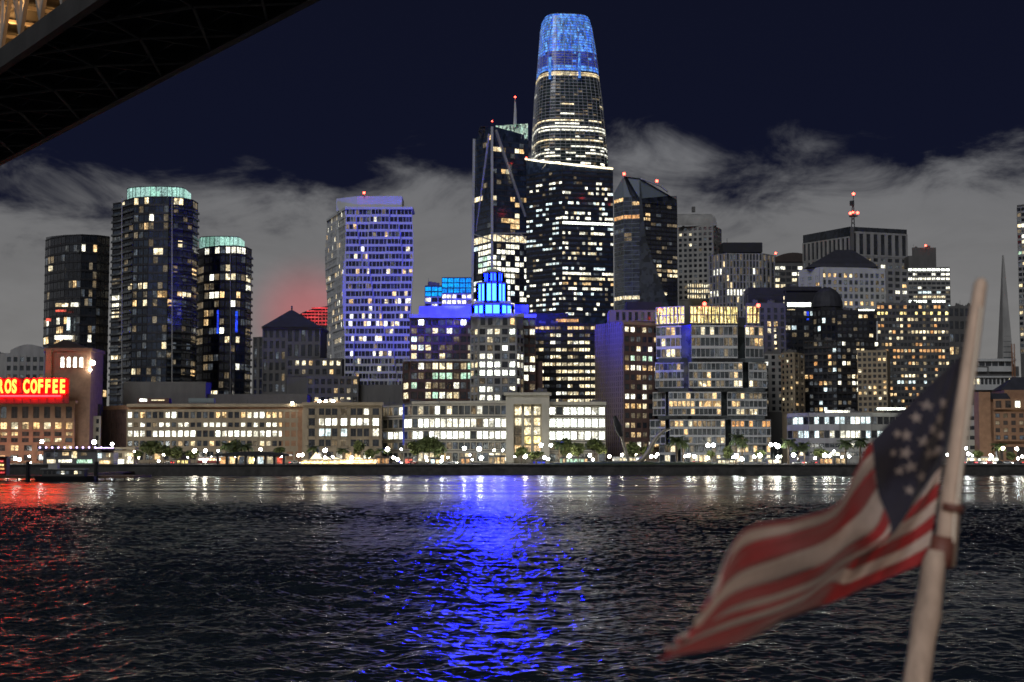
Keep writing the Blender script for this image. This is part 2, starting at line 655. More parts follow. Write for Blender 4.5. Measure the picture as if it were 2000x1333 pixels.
    def done(s, roof=True):
        if roof and not s.sloped:
            s.roofkit()
        for mat, mb in s.fr.items():
            s.part('facade_frame', mat, mb, kind=None)
        ones = [w for w in s.wins if w[5]]
        ones.sort(key=lambda w: -w[0] * w[1])
        rest = [w for w in s.wins if not w[5]] + ones[300:]
        for (w, h, c, ang, m, _, fr) in ones[:300]:
            key = (round(w, 2), round(h, 2), m)
            me = win_cache.get(key)
            if me is None:
                mb = MB()
                x, z, t = w / 2, h / 2, min(0.18, w * 0.08)
                o_ = [(-x, 0, -z), (x, 0, -z), (x, 0, z), (-x, 0, z)]
                i_ = [(-x + t, -0.10, -z + t), (x - t, -0.10, -z + t), (x - t, -0.10, z - t), (-x + t, -0.10, z - t)]
                for k in range(4):
                    j = (k + 1) % 4
                    mb.quad(o_[k], o_[j], i_[j], i_[k], 0)
                if w > 2.6:       # a middle bar with a pane each side
                    mb.quad(i_[0], (-0.06, -0.10, -z + t), (-0.06, -0.10, z - t), i_[3], 1)
                    mb.quad((0.06, -0.10, -z + t), i_[1], i_[2], (0.06, -0.10, z - t), 1)
                    mb.box(-0.06, 0.06, -0.16, -0.09, -z + t, z - t, 0)
                else:
                    mb.quad(*i_, 1)
                me = mb.mesh('window', ['steel_dark', m])
                win_cache[key] = me
            o = bpy.data.objects.new('window', me)
            COL.objects.link(o)
            o.parent = s.root
            o.location = (c[0] - s.o.x, c[1] - s.o.y, c[2] - s.o.z)
            o.rotation_euler = (0, 0, ang)
        if rest:
            mats = sorted({w[4] for w in rest})
            mb = MB()
            for (w, h, c, ang, m, _, fr) in rest:
                ex, ey = math.cos(ang) * w / 2, math.sin(ang) * w / 2
                nx, ny = math.sin(ang) * 0.08, -math.cos(ang) * 0.08
                cx, cy = c[0] + nx, c[1] + ny
                mb.quad((cx - ex, cy - ey, c[2] - h / 2), (cx + ex, cy + ey, c[2] - h / 2), (cx + ex, cy + ey, c[2] + h / 2), (cx - ex, cy - ey, c[2] + h / 2), mats.index(m))
            s.part('small_windows', mats, mb, kind='stuff')
        return s


def arc(u0, u1, D, bulge, n):
    """plan points of a bowed front"""
    return [(u0 + (u1 - u0) * (0.5 - 0.5 * math.cos(math.pi * k / n)), D - bulge * math.sin(math.pi * k / n)) for k in range(n + 1)]

# ------------------------------------------------------------------ setting: water, ground, seawall
WN = np.random.default_rng(5)


def wave_h(X, Y):
    """short wind chop plus a slow swell, running mostly towards the camera"""
    g = np.random.default_rng(3)
    H = np.zeros_like(X)
    for k in range(60):
        lam = 0.40 * (26.0 ** (k / 59.0))
        th = g.normal(math.pi / 2, 0.95)
        amp = 0.0092 * lam ** 0.62 * g.uniform(0.6, 1.3)
        ph = g.uniform(0, 6.28)
        kx, ky = math.cos(th) * 2 * math.pi / lam, math.sin(th) * 2 * math.pi / lam
        a = kx * X + ky * Y + ph + 0.9 * np.sin(0.11 * X * math.sin(th) + 0.07 * Y + ph)
        s = np.sin(a)
        H += amp * (s - 0.35 * np.cos(2 * a) * (lam < 3))
    # gusts: patches of rougher and calmer water
    gust = 0.75 + 0.35 * np.sin(X * 0.05 + 1.3 * np.sin(Y * 0.031)) * np.sin(Y * 0.043 + 0.7)
    return H * gust


def water_grid(y0, y1, rows, cols, fade=None):
    ys = y0 * (y1 / y0) ** (np.arange(rows) / (rows - 1))
    us = np.linspace(-1, 1, cols)
    Y = np.repeat(ys[:, None], cols, 1)
    X = us[None, :] * (0.40 * Y + 12)
    H = wave_h(X, Y)
    if fade is not None:
        H *= np.clip((fade[1] - Y) / (fade[1] - fade[0]), 0, 1)
    # edges settle to the flat sheet
    H *= np.clip((1 - np.abs(us[None, :])) * 14, 0, 1)
    H *= np.clip((Y - y0) / 3.0, 0, 1)
    co = np.stack([X, Y, H + 0.012], -1).reshape(-1, 3)
    i = np.arange(rows * cols).reshape(rows, cols)
    f = np.stack([i[:-1, :-1], i[:-1, 1:], i[1:, 1:], i[1:, :-1]], -1).reshape(-1, 4)
    return co, f


def water_mat():
    m, nt, b = newmat('water')
    b.inputs['Base Color'].default_value = (0.016, 0.022, 0.028, 1)
    b.inputs['IOR'].default_value = 1.333
    geo = nn(nt, 'ShaderNodeNewGeometry')
    sp = nn(nt, 'ShaderNodeSeparateXYZ')
    nt.links.new(geo.outputs['Position'], sp.inputs[0])
    # ruffled water out in the bay, a slick of calm water along the seawall
    calm = nn(nt, 'ShaderNodeMapRange', interpolation_type='SMOOTHSTEP')
    nn_ = nn(nt, 'ShaderNodeTexNoise')
    nn_.inputs['Scale'].default_value = 0.03
    nt.links.new(geo.outputs['Position'], nn_.inputs['Vector'])
    yy = mth(nt, 'MULTIPLY_ADD', nn_.outputs[0], 60.0, sp.outputs[1])
    nt.links.new(yy, calm.inputs[0])
    calm.inputs[1].default_value = 325
    calm.inputs[2].default_value = 385
    # cat's paws: long patches of ruffled water lying across the slick
    pn = nn(nt, 'ShaderNodeTexNoise')
    pn.inputs['Scale'].default_value = 1.0
    pn.inputs['Detail'].default_value = 4
    pm = nn(nt, 'ShaderNodeMapping')
    pm.inputs['Scale'].default_value = (0.012, 0.045, 1.0)
    nt.links.new(geo.outputs['Position'], pm.inputs[0])
    nt.links.new(pm.outputs[0], pn.inputs['Vector'])
    pr = nn(nt, 'ShaderNodeMapRange', interpolation_type='SMOOTHSTEP')
    nt.links.new(pn.outputs[0], pr.inputs[0])
    pr.inputs[1].default_value = 0.40
    pr.inputs[2].default_value = 0.58
    pr.inputs[3].default_value = 1.0
    pr.inputs[4].default_value = 0.25
    calmf = mth(nt, 'MULTIPLY', calm.outputs[0], pr.outputs[0])
    rg = mth(nt, 'MULTIPLY_ADD', calm.outputs[0], mth(nt, 'MULTIPLY_ADD', pr.outputs[0], -0.16, 0.15), 0.20)
    nt.links.new(rg, b.inputs['Roughness'])
    prev = None
    for sc_, st, dist in ((3.2, 0.5, 0.035), (0.9, 0.65, 0.11), (0.22, 0.6, 0.22)):
        n = nn(nt, 'ShaderNodeTexNoise')
        n.inputs['Scale'].default_value = sc_
        n.inputs['Detail'].default_value = 4
        n.inputs['Distortion'].default_value = 0.5
        mpp = nn(nt, 'ShaderNodeMapping')
        mpp.inputs['Scale'].default_value = (0.55, 1.0, 1.0)
        nt.links.new(geo.outputs['Position'], mpp.inputs[0])
        nt.links.new(mpp.outputs[0], n.inputs['Vector'])
        bn = nn(nt, 'ShaderNodeBump')
        bn.inputs['Distance'].default_value = dist
        nt.links.new(mth(nt, 'MULTIPLY_ADD', calmf, -st * 0.75, st), bn.inputs['Strength'])
        nt.links.new(n.outputs[0], bn.inputs['Height'])
        if prev:
            nt.links.new(prev, bn.inputs['Normal'])
        prev = bn.outputs[0]
    nt.links.new(prev, b.inputs['Normal'])


water_mat()
co, fc = water_grid(42.0, 330.0, 1350, 1050, fade=(230, 330))
me = bpy.data.meshes.new('water')
me.vertices.add(len(co))
me.vertices.foreach_set('co', co.ravel())
me.loops.add(len(fc) * 4)
me.loops.foreach_set('vertex_index', fc.ravel().astype(np.int32))
me.polygons.add(len(fc))
me.polygons.foreach_set('loop_start', np.arange(len(fc), dtype=np.int32) * 4)
me.polygons.foreach_set('use_smooth', np.ones(len(fc), dtype=bool))
me.update(calc_edges=True)
me.materials.append(M['water'])
wo_ = bpy.data.objects.new('water', me)
COL.objects.link(wo_)
structure(wo_)
# the rest of the bay: flat sheet with the same surface, left out under the rough patch
mb = MB()


def wx(y):
    return 0.40 * y + 12


ysx = [42.0 * (330.0 / 42.0) ** (k / 12) for k in range(13)]
for s_ in (-1, 1):
    for k in range(12):
        a, b = ysx[k], ysx[k + 1]
        q = [(s_ * (wx(a) - .4), a, 0), (s_ * 3000, a, 0), (s_ * 3000, b, 0), (s_ * (wx(b) - .4), b, 0)]
        mb.poly(q if s_ > 0 else q[::-1])
mb.quad((-3000, -1500, 0), (3000, -1500, 0), (3000, 42.0, 0), (-3000, 42.0, 0))
mb.quad((-3000, 330, 0), (3000, 330, 0), (3000, SHORE + 2, 0), (-3000, SHORE + 2, 0))
structure(mb.build('water_sheet', 'water', smooth=False))

mb = MB()
mb.box(-3500, 3500, SHORE + 2.2, 15000, GZ - 4, GZ)
structure(mb.build('ground', 'ground'))
# seawall with cap and fenders
mb = MB()
x0, x1 = P(250, 915, SHORE).x, 900
mb.box(-900, x1, SHORE, SHORE + 2.2, -2, GZ - 0.35)
mb.box(-900, x1, SHORE - 0.5, SHORE + 2.4, GZ - 0.35, GZ + 0.12)
mb.box(P(690, 900, SHORE).x, P(1700, 900, SHORE).x, SHORE - 3.2, SHORE - 0.6, -2, GZ - 1.5)
structure(mb.build('seawall', 'seawall'))
mb = MB()
mb.box(-900, 900, SHORE + 2.6, SHORE + 14, GZ, GZ + 0.01)
structure(mb.build('promenade', 'pavement'))
mb = MB()
mb.box(-900, 900, SHORE + 22, SHORE + 46, GZ, GZ + 0.012)
structure(mb.build('road', 'asphalt'))
mb = MB()
mb.box(-900, 900, SHORE + 21, SHORE + 21.8, GZ, GZ + 0.15)
mb.box(-900, 900, SHORE + 46.2, SHORE + 47, GZ, GZ + 0.15)
structure(mb.build('kerb', 'pavement'))
mb = MB()
for k in range(-60, 60):
    mb.box(k * 9, k * 9 + 3.5, SHORE + 33.9, SHORE + 34.1, GZ + 0.014, GZ + 0.018)
structure(mb.build('lane_marking', 'conc_light'))
mb = MB()
for (ua, ub) in ((262, 690), (690, 1880), (1880, 2100)):
    xa, xb = P(ua, 900, SHORE).x, P(ub, 900, SHORE).x
    for zz in (0.55, 1.05):
        mb.box(xa, xb, SHORE + 0.6, SHORE + 0.66, GZ + zz, GZ + zz + 0.06)
    x = xa
    while x < xb:
        mb.box(x, x + 0.1, SHORE + 0.58, SHORE + 0.68, GZ + 0.12, GZ + 1.1)
        x += 2.4
o = mb.build('promenade_railing', 'steel_dark', kind='stuff')
o['label'] = 'thin dark railing running along the top of the seawall'
o['category'] = 'railing'

# ------------------------------------------------------------------ far towers
OFF = dict(one=False, dim=0.2)

# -- three dark condominium towers at left
b = Bld('apartment_tower', 'dark curved glass tower without a lit crown, leftmost of the three dark towers', 'tower',
        [(90, 985), (100, 975), (128, 962), (160, 958), (190, 962), (214, 972)], 460, 'glass', 30, ref=3, tops=(464, 462, 459, 458, 459, 462))
for i, nb in enumerate((2, 4, 4, 4, 3)):
    b.face(i, 25, nb, frame='steel_dark', pf=0.12, sf=0.22, pd=0.25, sd=0.5, lit=0.035, row=0.9, mats=('lit_cream', 'lit_white', 'lit_warm'), dark='glass', dim=0.12, one=(nb > 2),
           rows={11: 0.35, 16: (0.5, 'lit_white'), 17: (0.5, 'lit_warm')})
for (u, v, w, h, m) in ((95, 520, 8, 10, 'lit_cream'), (90, 622, 10, 6, 'lit_red'), (108, 605, 22, 5, 'lit_red'), (108, 592, 26, 8, 'lit_cream'), (138, 591, 16, 9, 'lit_white'), (130, 620, 8, 26, 'lit_cool'), (150, 488, 5, 5, 'lit_dim_cool'), (106, 655, 38, 9, 'lit_white'), (105, 668, 30, 8, 'lit_warm')):
    b.window(u, v, u + w, v + h, 957, m)
b.done()


def slabs(b, poly, v0, v1, n, mat='steel_dark', out=1.4):
    """balcony slab rings, one part per floor sharing a mesh"""
    pts = b.pts
    mb = MB()
    zt = 0.0
    c = sum((p for p in pts), Vector((0, 0))) / len(pts)
    for k in range(len(pts) - 1):
        a, q = pts[k], pts[k + 1]
        e = (q - a).normalized()
        nrm = Vector((e.y, -e.x))
        oo = [a - e * 0.3 + nrm * out, q + e * 0.3 + nrm * out, q + e * 0.3 - nrm * 0.1, a - e * 0.3 - nrm * 0.1]
        oo = [(p.x - b.o.x, p.y - b.o.y) for p in oo]
        mb.hexa([(x, y, -0.15) for x, y in oo], [(x, y, 0.15) for x, y in oo])
        oo = [a + nrm * (out - 0.06), q + nrm * (out - 0.06), q + nrm * (out - 0.14), a + nrm * (out - 0.14)]
        oo = [(p.x - b.o.x, p.y - b.o.y) for p in oo]
        mb.hexa([(x, y, 0.15) for x, y in oo], [(x, y, 1.1) for x, y in oo], 1)
    me = mb.mesh('balcony', [mat, 'glass_grey'])
    za, zb = b.z(v1, b.D), b.z(v0, b.D)
    for k in range(n):
        o = bpy.data.objects.new('balcony', me)
        COL.objects.link(o)
        o.parent = b.root
        o.location = (0, 0, za + (zb - za) * k / (n - 1) - b.o.z)


b = Bld('apartment_tower', 'tallest dark condominium tower at left, pale green lit drum on its roof', 'tower',
        [(222, 905), (238, 900), (245, 893), (262, 884), (292, 880), (330, 880), (358, 885), (376, 892), (386, 903)], 384, 'glass_blue', 30, ref=4)
MT = ('lit_cream', 'lit_white', 'lit_warm', 'lit_cream')
for i, nb in enumerate((1, 1, 2, 3, 4, 3, 2, 1)):
    b.face(i, 31, nb, frame='steel_dark', pf=0.10 if i != 3 else 0.2, sf=0.24, pd=0.3, sd=0.45, lit=0.075, row=0.95, mats=MT, dark='glass_blue', dim=0.25, one=True,
           rows={0: (0.7 if i in (3, 5) else 0.1, 'lit_cream'), 4: (0.6 if i == 3 else 0.02, 'lit_cool'), 10: (0.8 if i in (3,) else 0.05, 'lit_cream'), 12: 0.4, 16: 0.05})
for (v0, pp) in (((0, 0)),):
    pass
poly_l = [b.pts[0], b.pts[1], b.pts[2]]
keep = b.pts
b.pts = keep[:4]
slabs(b, None, 398, 770, 29)
b.pts = keep[5:]
slabs(b, None, 408, 770, 28)
b.pts = keep
for uu in (238, 336):
    b.bars('rib', 'conc', [(P(uu, 384, 878.3), P(uu, 788, 878.3))], 0.5)
b.done()


def crown(b, poly, v0, v1, mat='crown_mint', n=7):
    pts = [P(u, v0, D) for u, D in poly]
    z0, z1 = b.z(v1), b.z(v0)
    cx = sum(p.x for p in pts) / len(pts)
    mb = MB()
    ring = [(p.x, p.y) for p in pts] + [(pts[-1].x, pts[-1].y + 16), (pts[0].x, pts[0].y + 16)]
    mb.hexa([(x, y, z0) for x, y in ring], [(x, y, z1) for x, y in ring])
    b.part('crown', mat, mb)
    mb = MB()
    for k in range(len(pts) - 1):
        for t in (0, 0.5):
            p = pts[k].lerp(pts[k + 1], t)
            mb.box(p.x - 0.12, p.x + 0.12, p.y - 0.5, p.y - 0.1, z0, z1 + 0.3)
    for k in range(len(pts) - 1):
        mb.bar((pts[k].x, pts[k].y - 0.3, z1 + 0.2), (pts[k + 1].x, pts[k + 1].y - 0.3, z1 + 0.2), 0.4)
    b.part('crown_frame', 'steel_dark', mb)


crown(b, arc(249, 362, 892, 8, 8), 363, 383)

b = Bld('apartment_tower', 'lower dark condominium tower with green lit drum, third of the three dark towers', 'tower',
        [(386, 952), (400, 940), (430, 932), (462, 932), (480, 938), (491, 950)], 480, 'glass_blue', 30, ref=2)
for i, nb in enumerate((1, 3, 3, 2, 1)):
    b.face(i, 24, nb, frame='steel_dark', pf=0.12, sf=0.26, pd=0.3, sd=0.45, lit=0.13, row=0.9, mats=MT, dark='glass_blue', dim=0.3, one=True,
           rows={0: (0.85, 'lit_white') if i > 0 else 0.0, 3: 0.4, 5: 0.4})
keep = b.pts
b.pts = keep[4:]
slabs(b, None, 500, 770, 21)
b.pts = keep
b.bars('rib', 'conc', [(P(450, 480, 930.5), P(450, 788, 930.5))], 0.5)
b.window(423, 606, 428, 652, 931, 'lit_blue')
b.window(459, 608, 465, 650, 931, 'lit_blue')
b.done()
crown(b, arc(390, 469, 944, 6, 6), 460, 479)

# -- dark hipped roof building
b = Bld('hotel_building', 'dark stone building with low hipped roof beside the blue lit tower', 'building',
        [(495, 850), (516, 846)], 658, 'conc_dark', 34)
b.face(0, 12, 2, frame='conc_dark', pf=0.5, sf=0.15, lit=0.03, one=True)
b2 = b
mbx = MB()
for (u0, u1, v, D, dep) in ((513, 626, 640, 838, 30), (560, 668, 700, 826, 12), (600, 700, 735, 818, 8), (660, 790, 752, 822, 8)):
    p, q = P(u0, v, D), P(u1, v, D)
    mbx.box(p.x, q.x, D, D + dep, GZ, p.z)
b.part('wing', 'conc_dark', mbx)


def fr_px(b, u0, u1, v0, v1, D, nf, nb, **st):
    a, c = P(u0, v0, D), P(u1, v0, D)
    b.face(0, nf, nb, b.z(v1, D), b.z(v0, D), a=Vector((a.x, a.y - 0.02)), b=Vector((c.x, c.y - 0.02)), **st)


fr_px(b, 513, 560, 642, 790, 838, 7, 4, frame='conc_dark', pf=0.45, sf=0.3, lit=0.04)
fr_px(b, 560, 626, 642, 699, 838, 2, 5, frame='conc_dark', pf=0.4, sf=0.2, lit=0.04)
fr_px(b, 560, 668, 701, 735, 826, 2, 8, frame='conc_dark', pf=0.4, sf=0.4, lit=0.35, mats=('lit_cream', 'lit_warm'))
fr_px(b, 600, 700, 737, 790, 818, 3, 8, frame='conc_dark', pf=0.35, sf=0.4, lit=0.15, mats=('lit_cream', 'lit_warm'))
mb = MB()
e0, e1 = P(510, 639, 835), P(628, 639, 835)
ap = P(570, 607, 852)
pz0 = e0.z
base = [(e0.x, 835, pz0), (e1.x, 835, pz0), (e1.x, 869, pz0), (e0.x, 869, pz0)]
tp = [(ap.x - 1, 851, ap.z), (ap.x + 1, 851, ap.z), (ap.x + 1, 853, ap.z), (ap.x - 1, 853, ap.z)]
mb.hexa(base, tp)
mb.box(ap.x - 0.4, ap.x + 0.4, 851.6, 852.4, ap.z, ap.z + 2.6)
b.part('roof', 'slate_roof', mb)
b.pbox('cornice', 'conc_dark', 511, 638, 628, 643, 836.5, 33)
b.done()

# -- red lit roof crown behind it
b = Bld('office_building', 'red glowing lattice crown showing behind the hipped roof', 'building', [(560, 1100), (640, 1100)], 640, 'glass', 30)
mb = MB()
zb = b.z(640)
pts = [(572, 625), (590, 611), (612, 603), (640, 598)]
for (u0, v0), (u1, v1) in zip(pts, pts[1:]):
    p, q = P(u0, v0, 1100), P(u1, v1, 1100)
    mb.hexa([(p.x, 1100, zb), (q.x, 1100, zb), (q.x, 1108, zb), (p.x, 1108, zb)], [(p.x, 1100, p.z), (q.x, 1100, q.z), (q.x, 1108, q.z), (p.x, 1108, p.z)])
b.part('crown_wall', 'glass', mb)
mb = MB()
for v_ in (602, 608, 614, 620, 627, 634):
    u_ = 572 + max(0, (625 - v_)) * 1.6
    p, q = P(u_, v_, 1099), P(640, v_, 1099)
    mb.bar(p, q, 0.9)
for u_ in range(580, 641, 7):
    mb.bar(P(u_, 636, 1099.2), P(u_, 622 - (u_ - 576) * 0.33, 1099.2), 0.4)
b.part('lit_bar', 'red_glow', mb)
b.done()

# -- the twisting white tower, flood lit blue
b = Bld('apartment_tower', 'white twisting bay tower washed in blue light, behind the low brown blocks', 'tower',
        [(642, 1036), (676, 985), (804, 985)], 410, 'glass', 34, ref=1)
NF = 26
zt = b.ztop
fh = (zt - GZ) / NF * 0.0 + (b.z(406) - b.z(785)) / NF
base_z = zt - NF * fh
wm, bay = MB(), []
for f in range(NF):
    z0_, z1_ = base_z + f * fh, base_z + (f + 1) * fh
    ph = f / NF * 2 * math.pi * 1.25
    for fc_, (A, B_, nbay) in enumerate(((b.pts[0], b.pts[1], 2), (b.pts[1], b.pts[2], 5))):
        e = (B_ - A).normalized()
        L = (B_ - A).length
        nrm = Vector((e.y, -e.x))
        cuts = [0.0]
        for k in range(1, nbay):
            cuts.append(L * (k + 0.33 * math.sin(ph + k * 1.9 + fc_)) / nbay)
        cuts.append(L)
        # the corner bays swing out past the corner
        so = 1.1 * math.sin(ph * 1.0 + 0.8 + fc_)
        for k in range(nbay):
            x0, x1 = cuts[k], cuts[k + 1]
            if k == 0 and fc_ == 0:
                x0 -= 0.9 + so
            if k == nbay - 1 and fc_ == 1:
                x1 += 0.4 + 0.9 * math.sin(ph + 2.0)
            dpt = 1.1 + 0.9 * math.sin(ph * 1.3 + k * 2.1)

            def Q(x, d):
                p = A + e * x + nrm * d
                return p
            # shell: sill band, head band, sides
            for (za, zc) in ((z0_, z0_ + 0.34 * fh), ):
                q = [Q(x0, dpt), Q(x1, dpt), Q(x1, -0.1), Q(x0, -0.1)]
                wm.hexa([(p.x, p.y, za) for p in q], [(p.x, p.y, zc) for p in q])
            nw = max(2, int(round((x1 - x0) / 2.4)))
            widths = [R.uniform(0.7, 1.3) for _ in range(nw)]
            tot = sum(widths)
            xx = x0
            for j, w in enumerate(widths):
                ww = (x1 - x0) * w / tot
                for (pa, pb) in (((xx, xx + 0.42) if j == 0 else (xx, xx + 0.30)), ):
                    q = [Q(pa, dpt - 0.01), Q(pb, dpt - 0.01), Q(pb, 0), Q(pa, 0)]
                    wm.hexa([(p.x, p.y, z0_ + 0.34 * fh) for p in q], [(p.x, p.y, z1_) for p in q])
                lit_floor = f in (12, 13, 10, 11, 8, 6, 17, 14)
                r = R.random()
                mm = 'glass'
                if r < (0.26 if lit_floor else 0.05):
                    mm = R.choice(('lit_cream', 'lit_white', 'lit_warm', 'lit_cream'))
                elif r < 0.34:
                    mm = R.choice(('lit_dim', 'lit_dim_cool', 'glass_grey'))
                c = Q(xx + ww / 2 + 0.15, dpt - 0.35)
                b.wins.append((round(ww - 0.35, 1), round(fh * 0.64, 1), (c.x, c.y, z0_ + 0.67 * fh), math.atan2(e.y, e.x), mm, True, ''))
                xx += ww
            q = [Q(x1 - 0.42, dpt - 0.01), Q(x1, dpt - 0.01), Q(x1, 0), Q(x1 - 0.42, 0)]
            wm.hexa([(p.x, p.y, z0_ + 0.34 * fh) for p in q], [(p.x, p.y, z1_) for p in q])
q = [b.pts[0] + Vector((-1.4, -1)), b.pts[1] + Vector((-0.5, -1.6)), b.pts[2] + Vector((0.8, -1.6)), b.pts[2] + Vector((0.8, 20)), b.pts[0] + Vector((-1.4, 20))]
wm.hexa([(p.x, p.y, zt - 0.02) for p in q], [(p.x, p.y, zt + 1.6) for p in q])
b.part('bay_frames', 'white_panel', wm)
pa = [P(657, 383, 1000), P(698, 381, 990), P(785, 383, 990)]
mb = MB()
rg = [(p.x, p.y) for p in pa] + [(pa[2].x, 1010), (pa[0].x, 1010)]
mb.hexa([(x, y, zt + 1.6) for x, y in rg], [(x, y, b.z(381, 985)) for x, y in rg])
b.part('penthouse', 'white_panel', mb)
b.red(711, 377, 990, 0.8)
b.done()

# -- cyan blue topped building behind the corner spire
b = Bld('office_building', 'twin topped building with bright cyan lit upper floors behind the spire', 'building', [(830, 1000), (868, 1000)], 558, 'glass_grey', 26)
fr_px(b, 830, 868, 560, 580, 1000, 2, 3, frame='steel_dark', pf=0.06, sf=0.1, lit=1, row=0, mats=('led_cyan',), dim=0)
fr_px(b, 830, 868, 580, 640, 1000, 5, 3, frame='steel_light', pf=0.12, sf=0.3, lit=0.3)
b.pbox('tower_block', 'glass_grey', 863, 542, 921, 800, 992, 20, z0=GZ)
fr_px(b, 863, 921, 543, 573, 992, 3, 5, frame='steel_dark', pf=0.05, sf=0.1, lit=1, row=0, mats=('led_cyan',), dim=0)
fr_px(b, 863, 921, 574, 640, 992, 6, 6, frame='steel_light', pf=0.15, sf=0.3, lit=0.5, rows={0: (0.8, 'lit_white'), 1: (0.9, 'lit_white')})
b.done()

# -- braced tower with spire
b = Bld('office_tower', 'slender dark tower with white diagonal braces and a thin mast', 'skyscraper',
        [(926, 1222), (961, 1196), (1032, 1210)], 262, 'glass_blue', 34, ref=1, tops=(272, 246, 266))
zt = b.z(268, 1196)
b.face(0, 17, 4, b.z(456), b.z(275, 1222), frame='steel_dark', pf=0.06, sf=0.2, pd=0.1, sd=0.15, lit=0.05, row=1, mats=('lit_cream', 'lit_warm'), dark='glass_blue', dim=0.06, one=False, rows={9: 0.3, 10: 0.4})
b.face(1, 17, 8, b.z(456), b.z(275), frame='steel_dark', pf=0.06, sf=0.2, pd=0.1, sd=0.15, lit=0.06, row=1, mats=('lit_cream', 'lit_warm'), dark='glass_blue', dim=0.06, one=False, rows={10: 0.6, 11: 0.5, 9: 0.3, 15: 0.3})
b.face(0, 1, 4, b.z(472), b.z(457), frame='steel_light', pf=0.06, sf=0.1, lit=1, row=0, mats=('lit_cream',), one=True)
b.face(1, 1, 8, b.z(472), b.z(457), frame='steel_light', pf=0.06, sf=0.1, lit=1, row=0, mats=('lit_cream',), one=True)
b.face(0, 12, 4, b.z(612), b.z(474), frame='steel_dark', pf=0.08, sf=0.22, pd=0.1, lit=0.75, row=0.2, mats=('lit_cool', 'lit_white', 'lit_green'), one=True)
b.face(1, 12, 8, b.z(612), b.z(474), frame='steel_dark', pf=0.08, sf=0.22, pd=0.1, lit=0.7, row=0.3, mats=('lit_white', 'lit_white', 'lit_cool'), one=True)
b.bars('corner_column', 'steel_light', [(P(961, 248, 1194.5), P(961, 615, 1194.5)), (P(926, 272, 1221), P(922, 615, 1221))], 2.0)
b.bars('brace', 'steel_light', [(P(955, 262, 1199), P(931, 452, 1219))], 1.6)
b.bars('brace', 'steel_light', [(P(968, 254, 1196), P(1026, 424, 1209))], 1.8)
b.bars('truss_band', 'steel_light', [(P(961, 470, 1194.3), P(926, 458, 1220)), (P(961, 456, 1194.3), P(1030, 456, 1209)), (P(968, 456, 1194.6), P(990, 470, 1199)), (P(990, 470, 1200), P(1016, 456, 1205)), (P(1016, 456, 1205), P(1030, 470, 1208)), (P(926, 476, 1220), P(1030, 476, 1207))], 0.9)
mb = MB()
p0, p1 = P(968, 246, 1204), P(1031, 242, 1209)
for (ax, ay, az), (bx, by, bz) in (((p0.x, p0.y, b.z(268, 1204)), (p1.x, p1.y, b.z(272, 1209))),):
    mb.quad((ax, ay, az), (bx, by, bz), (bx, by, p1.z), (ax, ay, p0.z))
    mb.quad((ax, ay + 1, az), (bx, by + 1, bz), (bx, by + 1, p1.z), (ax, ay + 1, p0.z))
emit('crown_lattice', (0.55, 0.95, 0.75), 0.7, (0.5, 0.5, 0.35), 0.0, tint=(0.8, 1, 0.8))
b.part('crown_screen', 'crown_lattice', mb)
mb = MB()
for k in range(10):
    t = k / 9
    xa = p0.x + (p1.x - p0.x) * t
    ya = p0.y + (p1.y - p0.y) * t - 0.4
    mb.bar((xa, ya, b.z(270, 1200)), (xa, ya, p0.z), 0.35)
    if k < 9:
        xb_ = p0.x + (p1.x - p0.x) * (t + 1 / 9)
        mb.bar((xa, ya - .2, b.z(270, 1200)), (xb_, ya - .2, p0.z), 0.3)
b.part('crown_frame', 'steel_light', mb)
mb = MB()
mb.tube([P(1006, 245, 1212), P(1006.5, 215, 1212), P(1006, 192, 1212)], [1.5, 1.0, 0.35], 8)
b.part('mast', 'conc_light', mb)
b.red(1006, 190, 1212, 0.7)
b.red(961, 237, 1196, 0.6)
mb = MB()
for k in range(14):
    p = P(R.uniform(934, 952), R.uniform(246, 272), 1206)
    q = P(R.uniform(934, 952), R.uniform(246, 272), 1206)
    mb.bar(p, q, 0.9)
b.part('roof_crane', 'near_black', mb)
b.done()

# -- tallest tapered tower, glowing blue crown
D0 = 1300.0
ctr = P(1110, 300, D0)
prof = [(38, 1104, 43), (42, 1104, 48), (60, 1105, 52), (100, 1107, 57), (150, 1108, 62.5), (165, 1108, 64), (200, 1109, 68), (250, 1110, 72), (310, 1111.5, 76.5), (420, 1112, 80), (615, 1112, 83)]
root = thing('office_tower', 'tallest tapered tower with rounded corners and glowing blue crown', 'skyscraper', (ctr.x, D0, GZ))
SEG = 48


def t_ring(v):
    for (a, b_) in zip(prof, prof[1:]):
        if a[0] <= v <= b_[0]:
            t = (v - a[0]) / (b_[0] - a[0])
            uc, hw = a[1] + (b_[1] - a[1]) * t, a[2] + (b_[2] - a[2]) * t
            break
    else:
        uc, hw = (prof[0] if v < 38 else prof[-1])[1:]
    h = hw * D0 / FPX * 0.995
    cx, zz = P(uc, v, D0).x, P(uc, v, D0).z
    out = []
    for k in range(SEG):
        t = 2 * math.pi * k / SEG
        c, s = math.cos(t), math.sin(t)
        r = 1.0 / (abs(c) ** 3.4 + abs(s) ** 3.4) ** (1 / 3.4)
        x, y = h * r * c, h * r * s
        a = math.radians(8)
        x, y = (x * math.cos(a) - y * math.sin(a)) * 0.95, x * math.sin(a) + y * math.cos(a)
        out.append((cx + x - ctr.x, y, zz - GZ))
    return out


def band(mb, v0, v1, out, mi, segs=range(SEG)):
    """proud band between two heights"""
    r0, r1 = t_ring(v1), t_ring(v0)
    for k in segs:
        j = (k + 1) % SEG
        sc_ = out
        mb.quad(*(((x * sc_, y * sc_, z)) for (x, y, z) in (r0[k], r0[j], r1[j], r1[k])), mi)


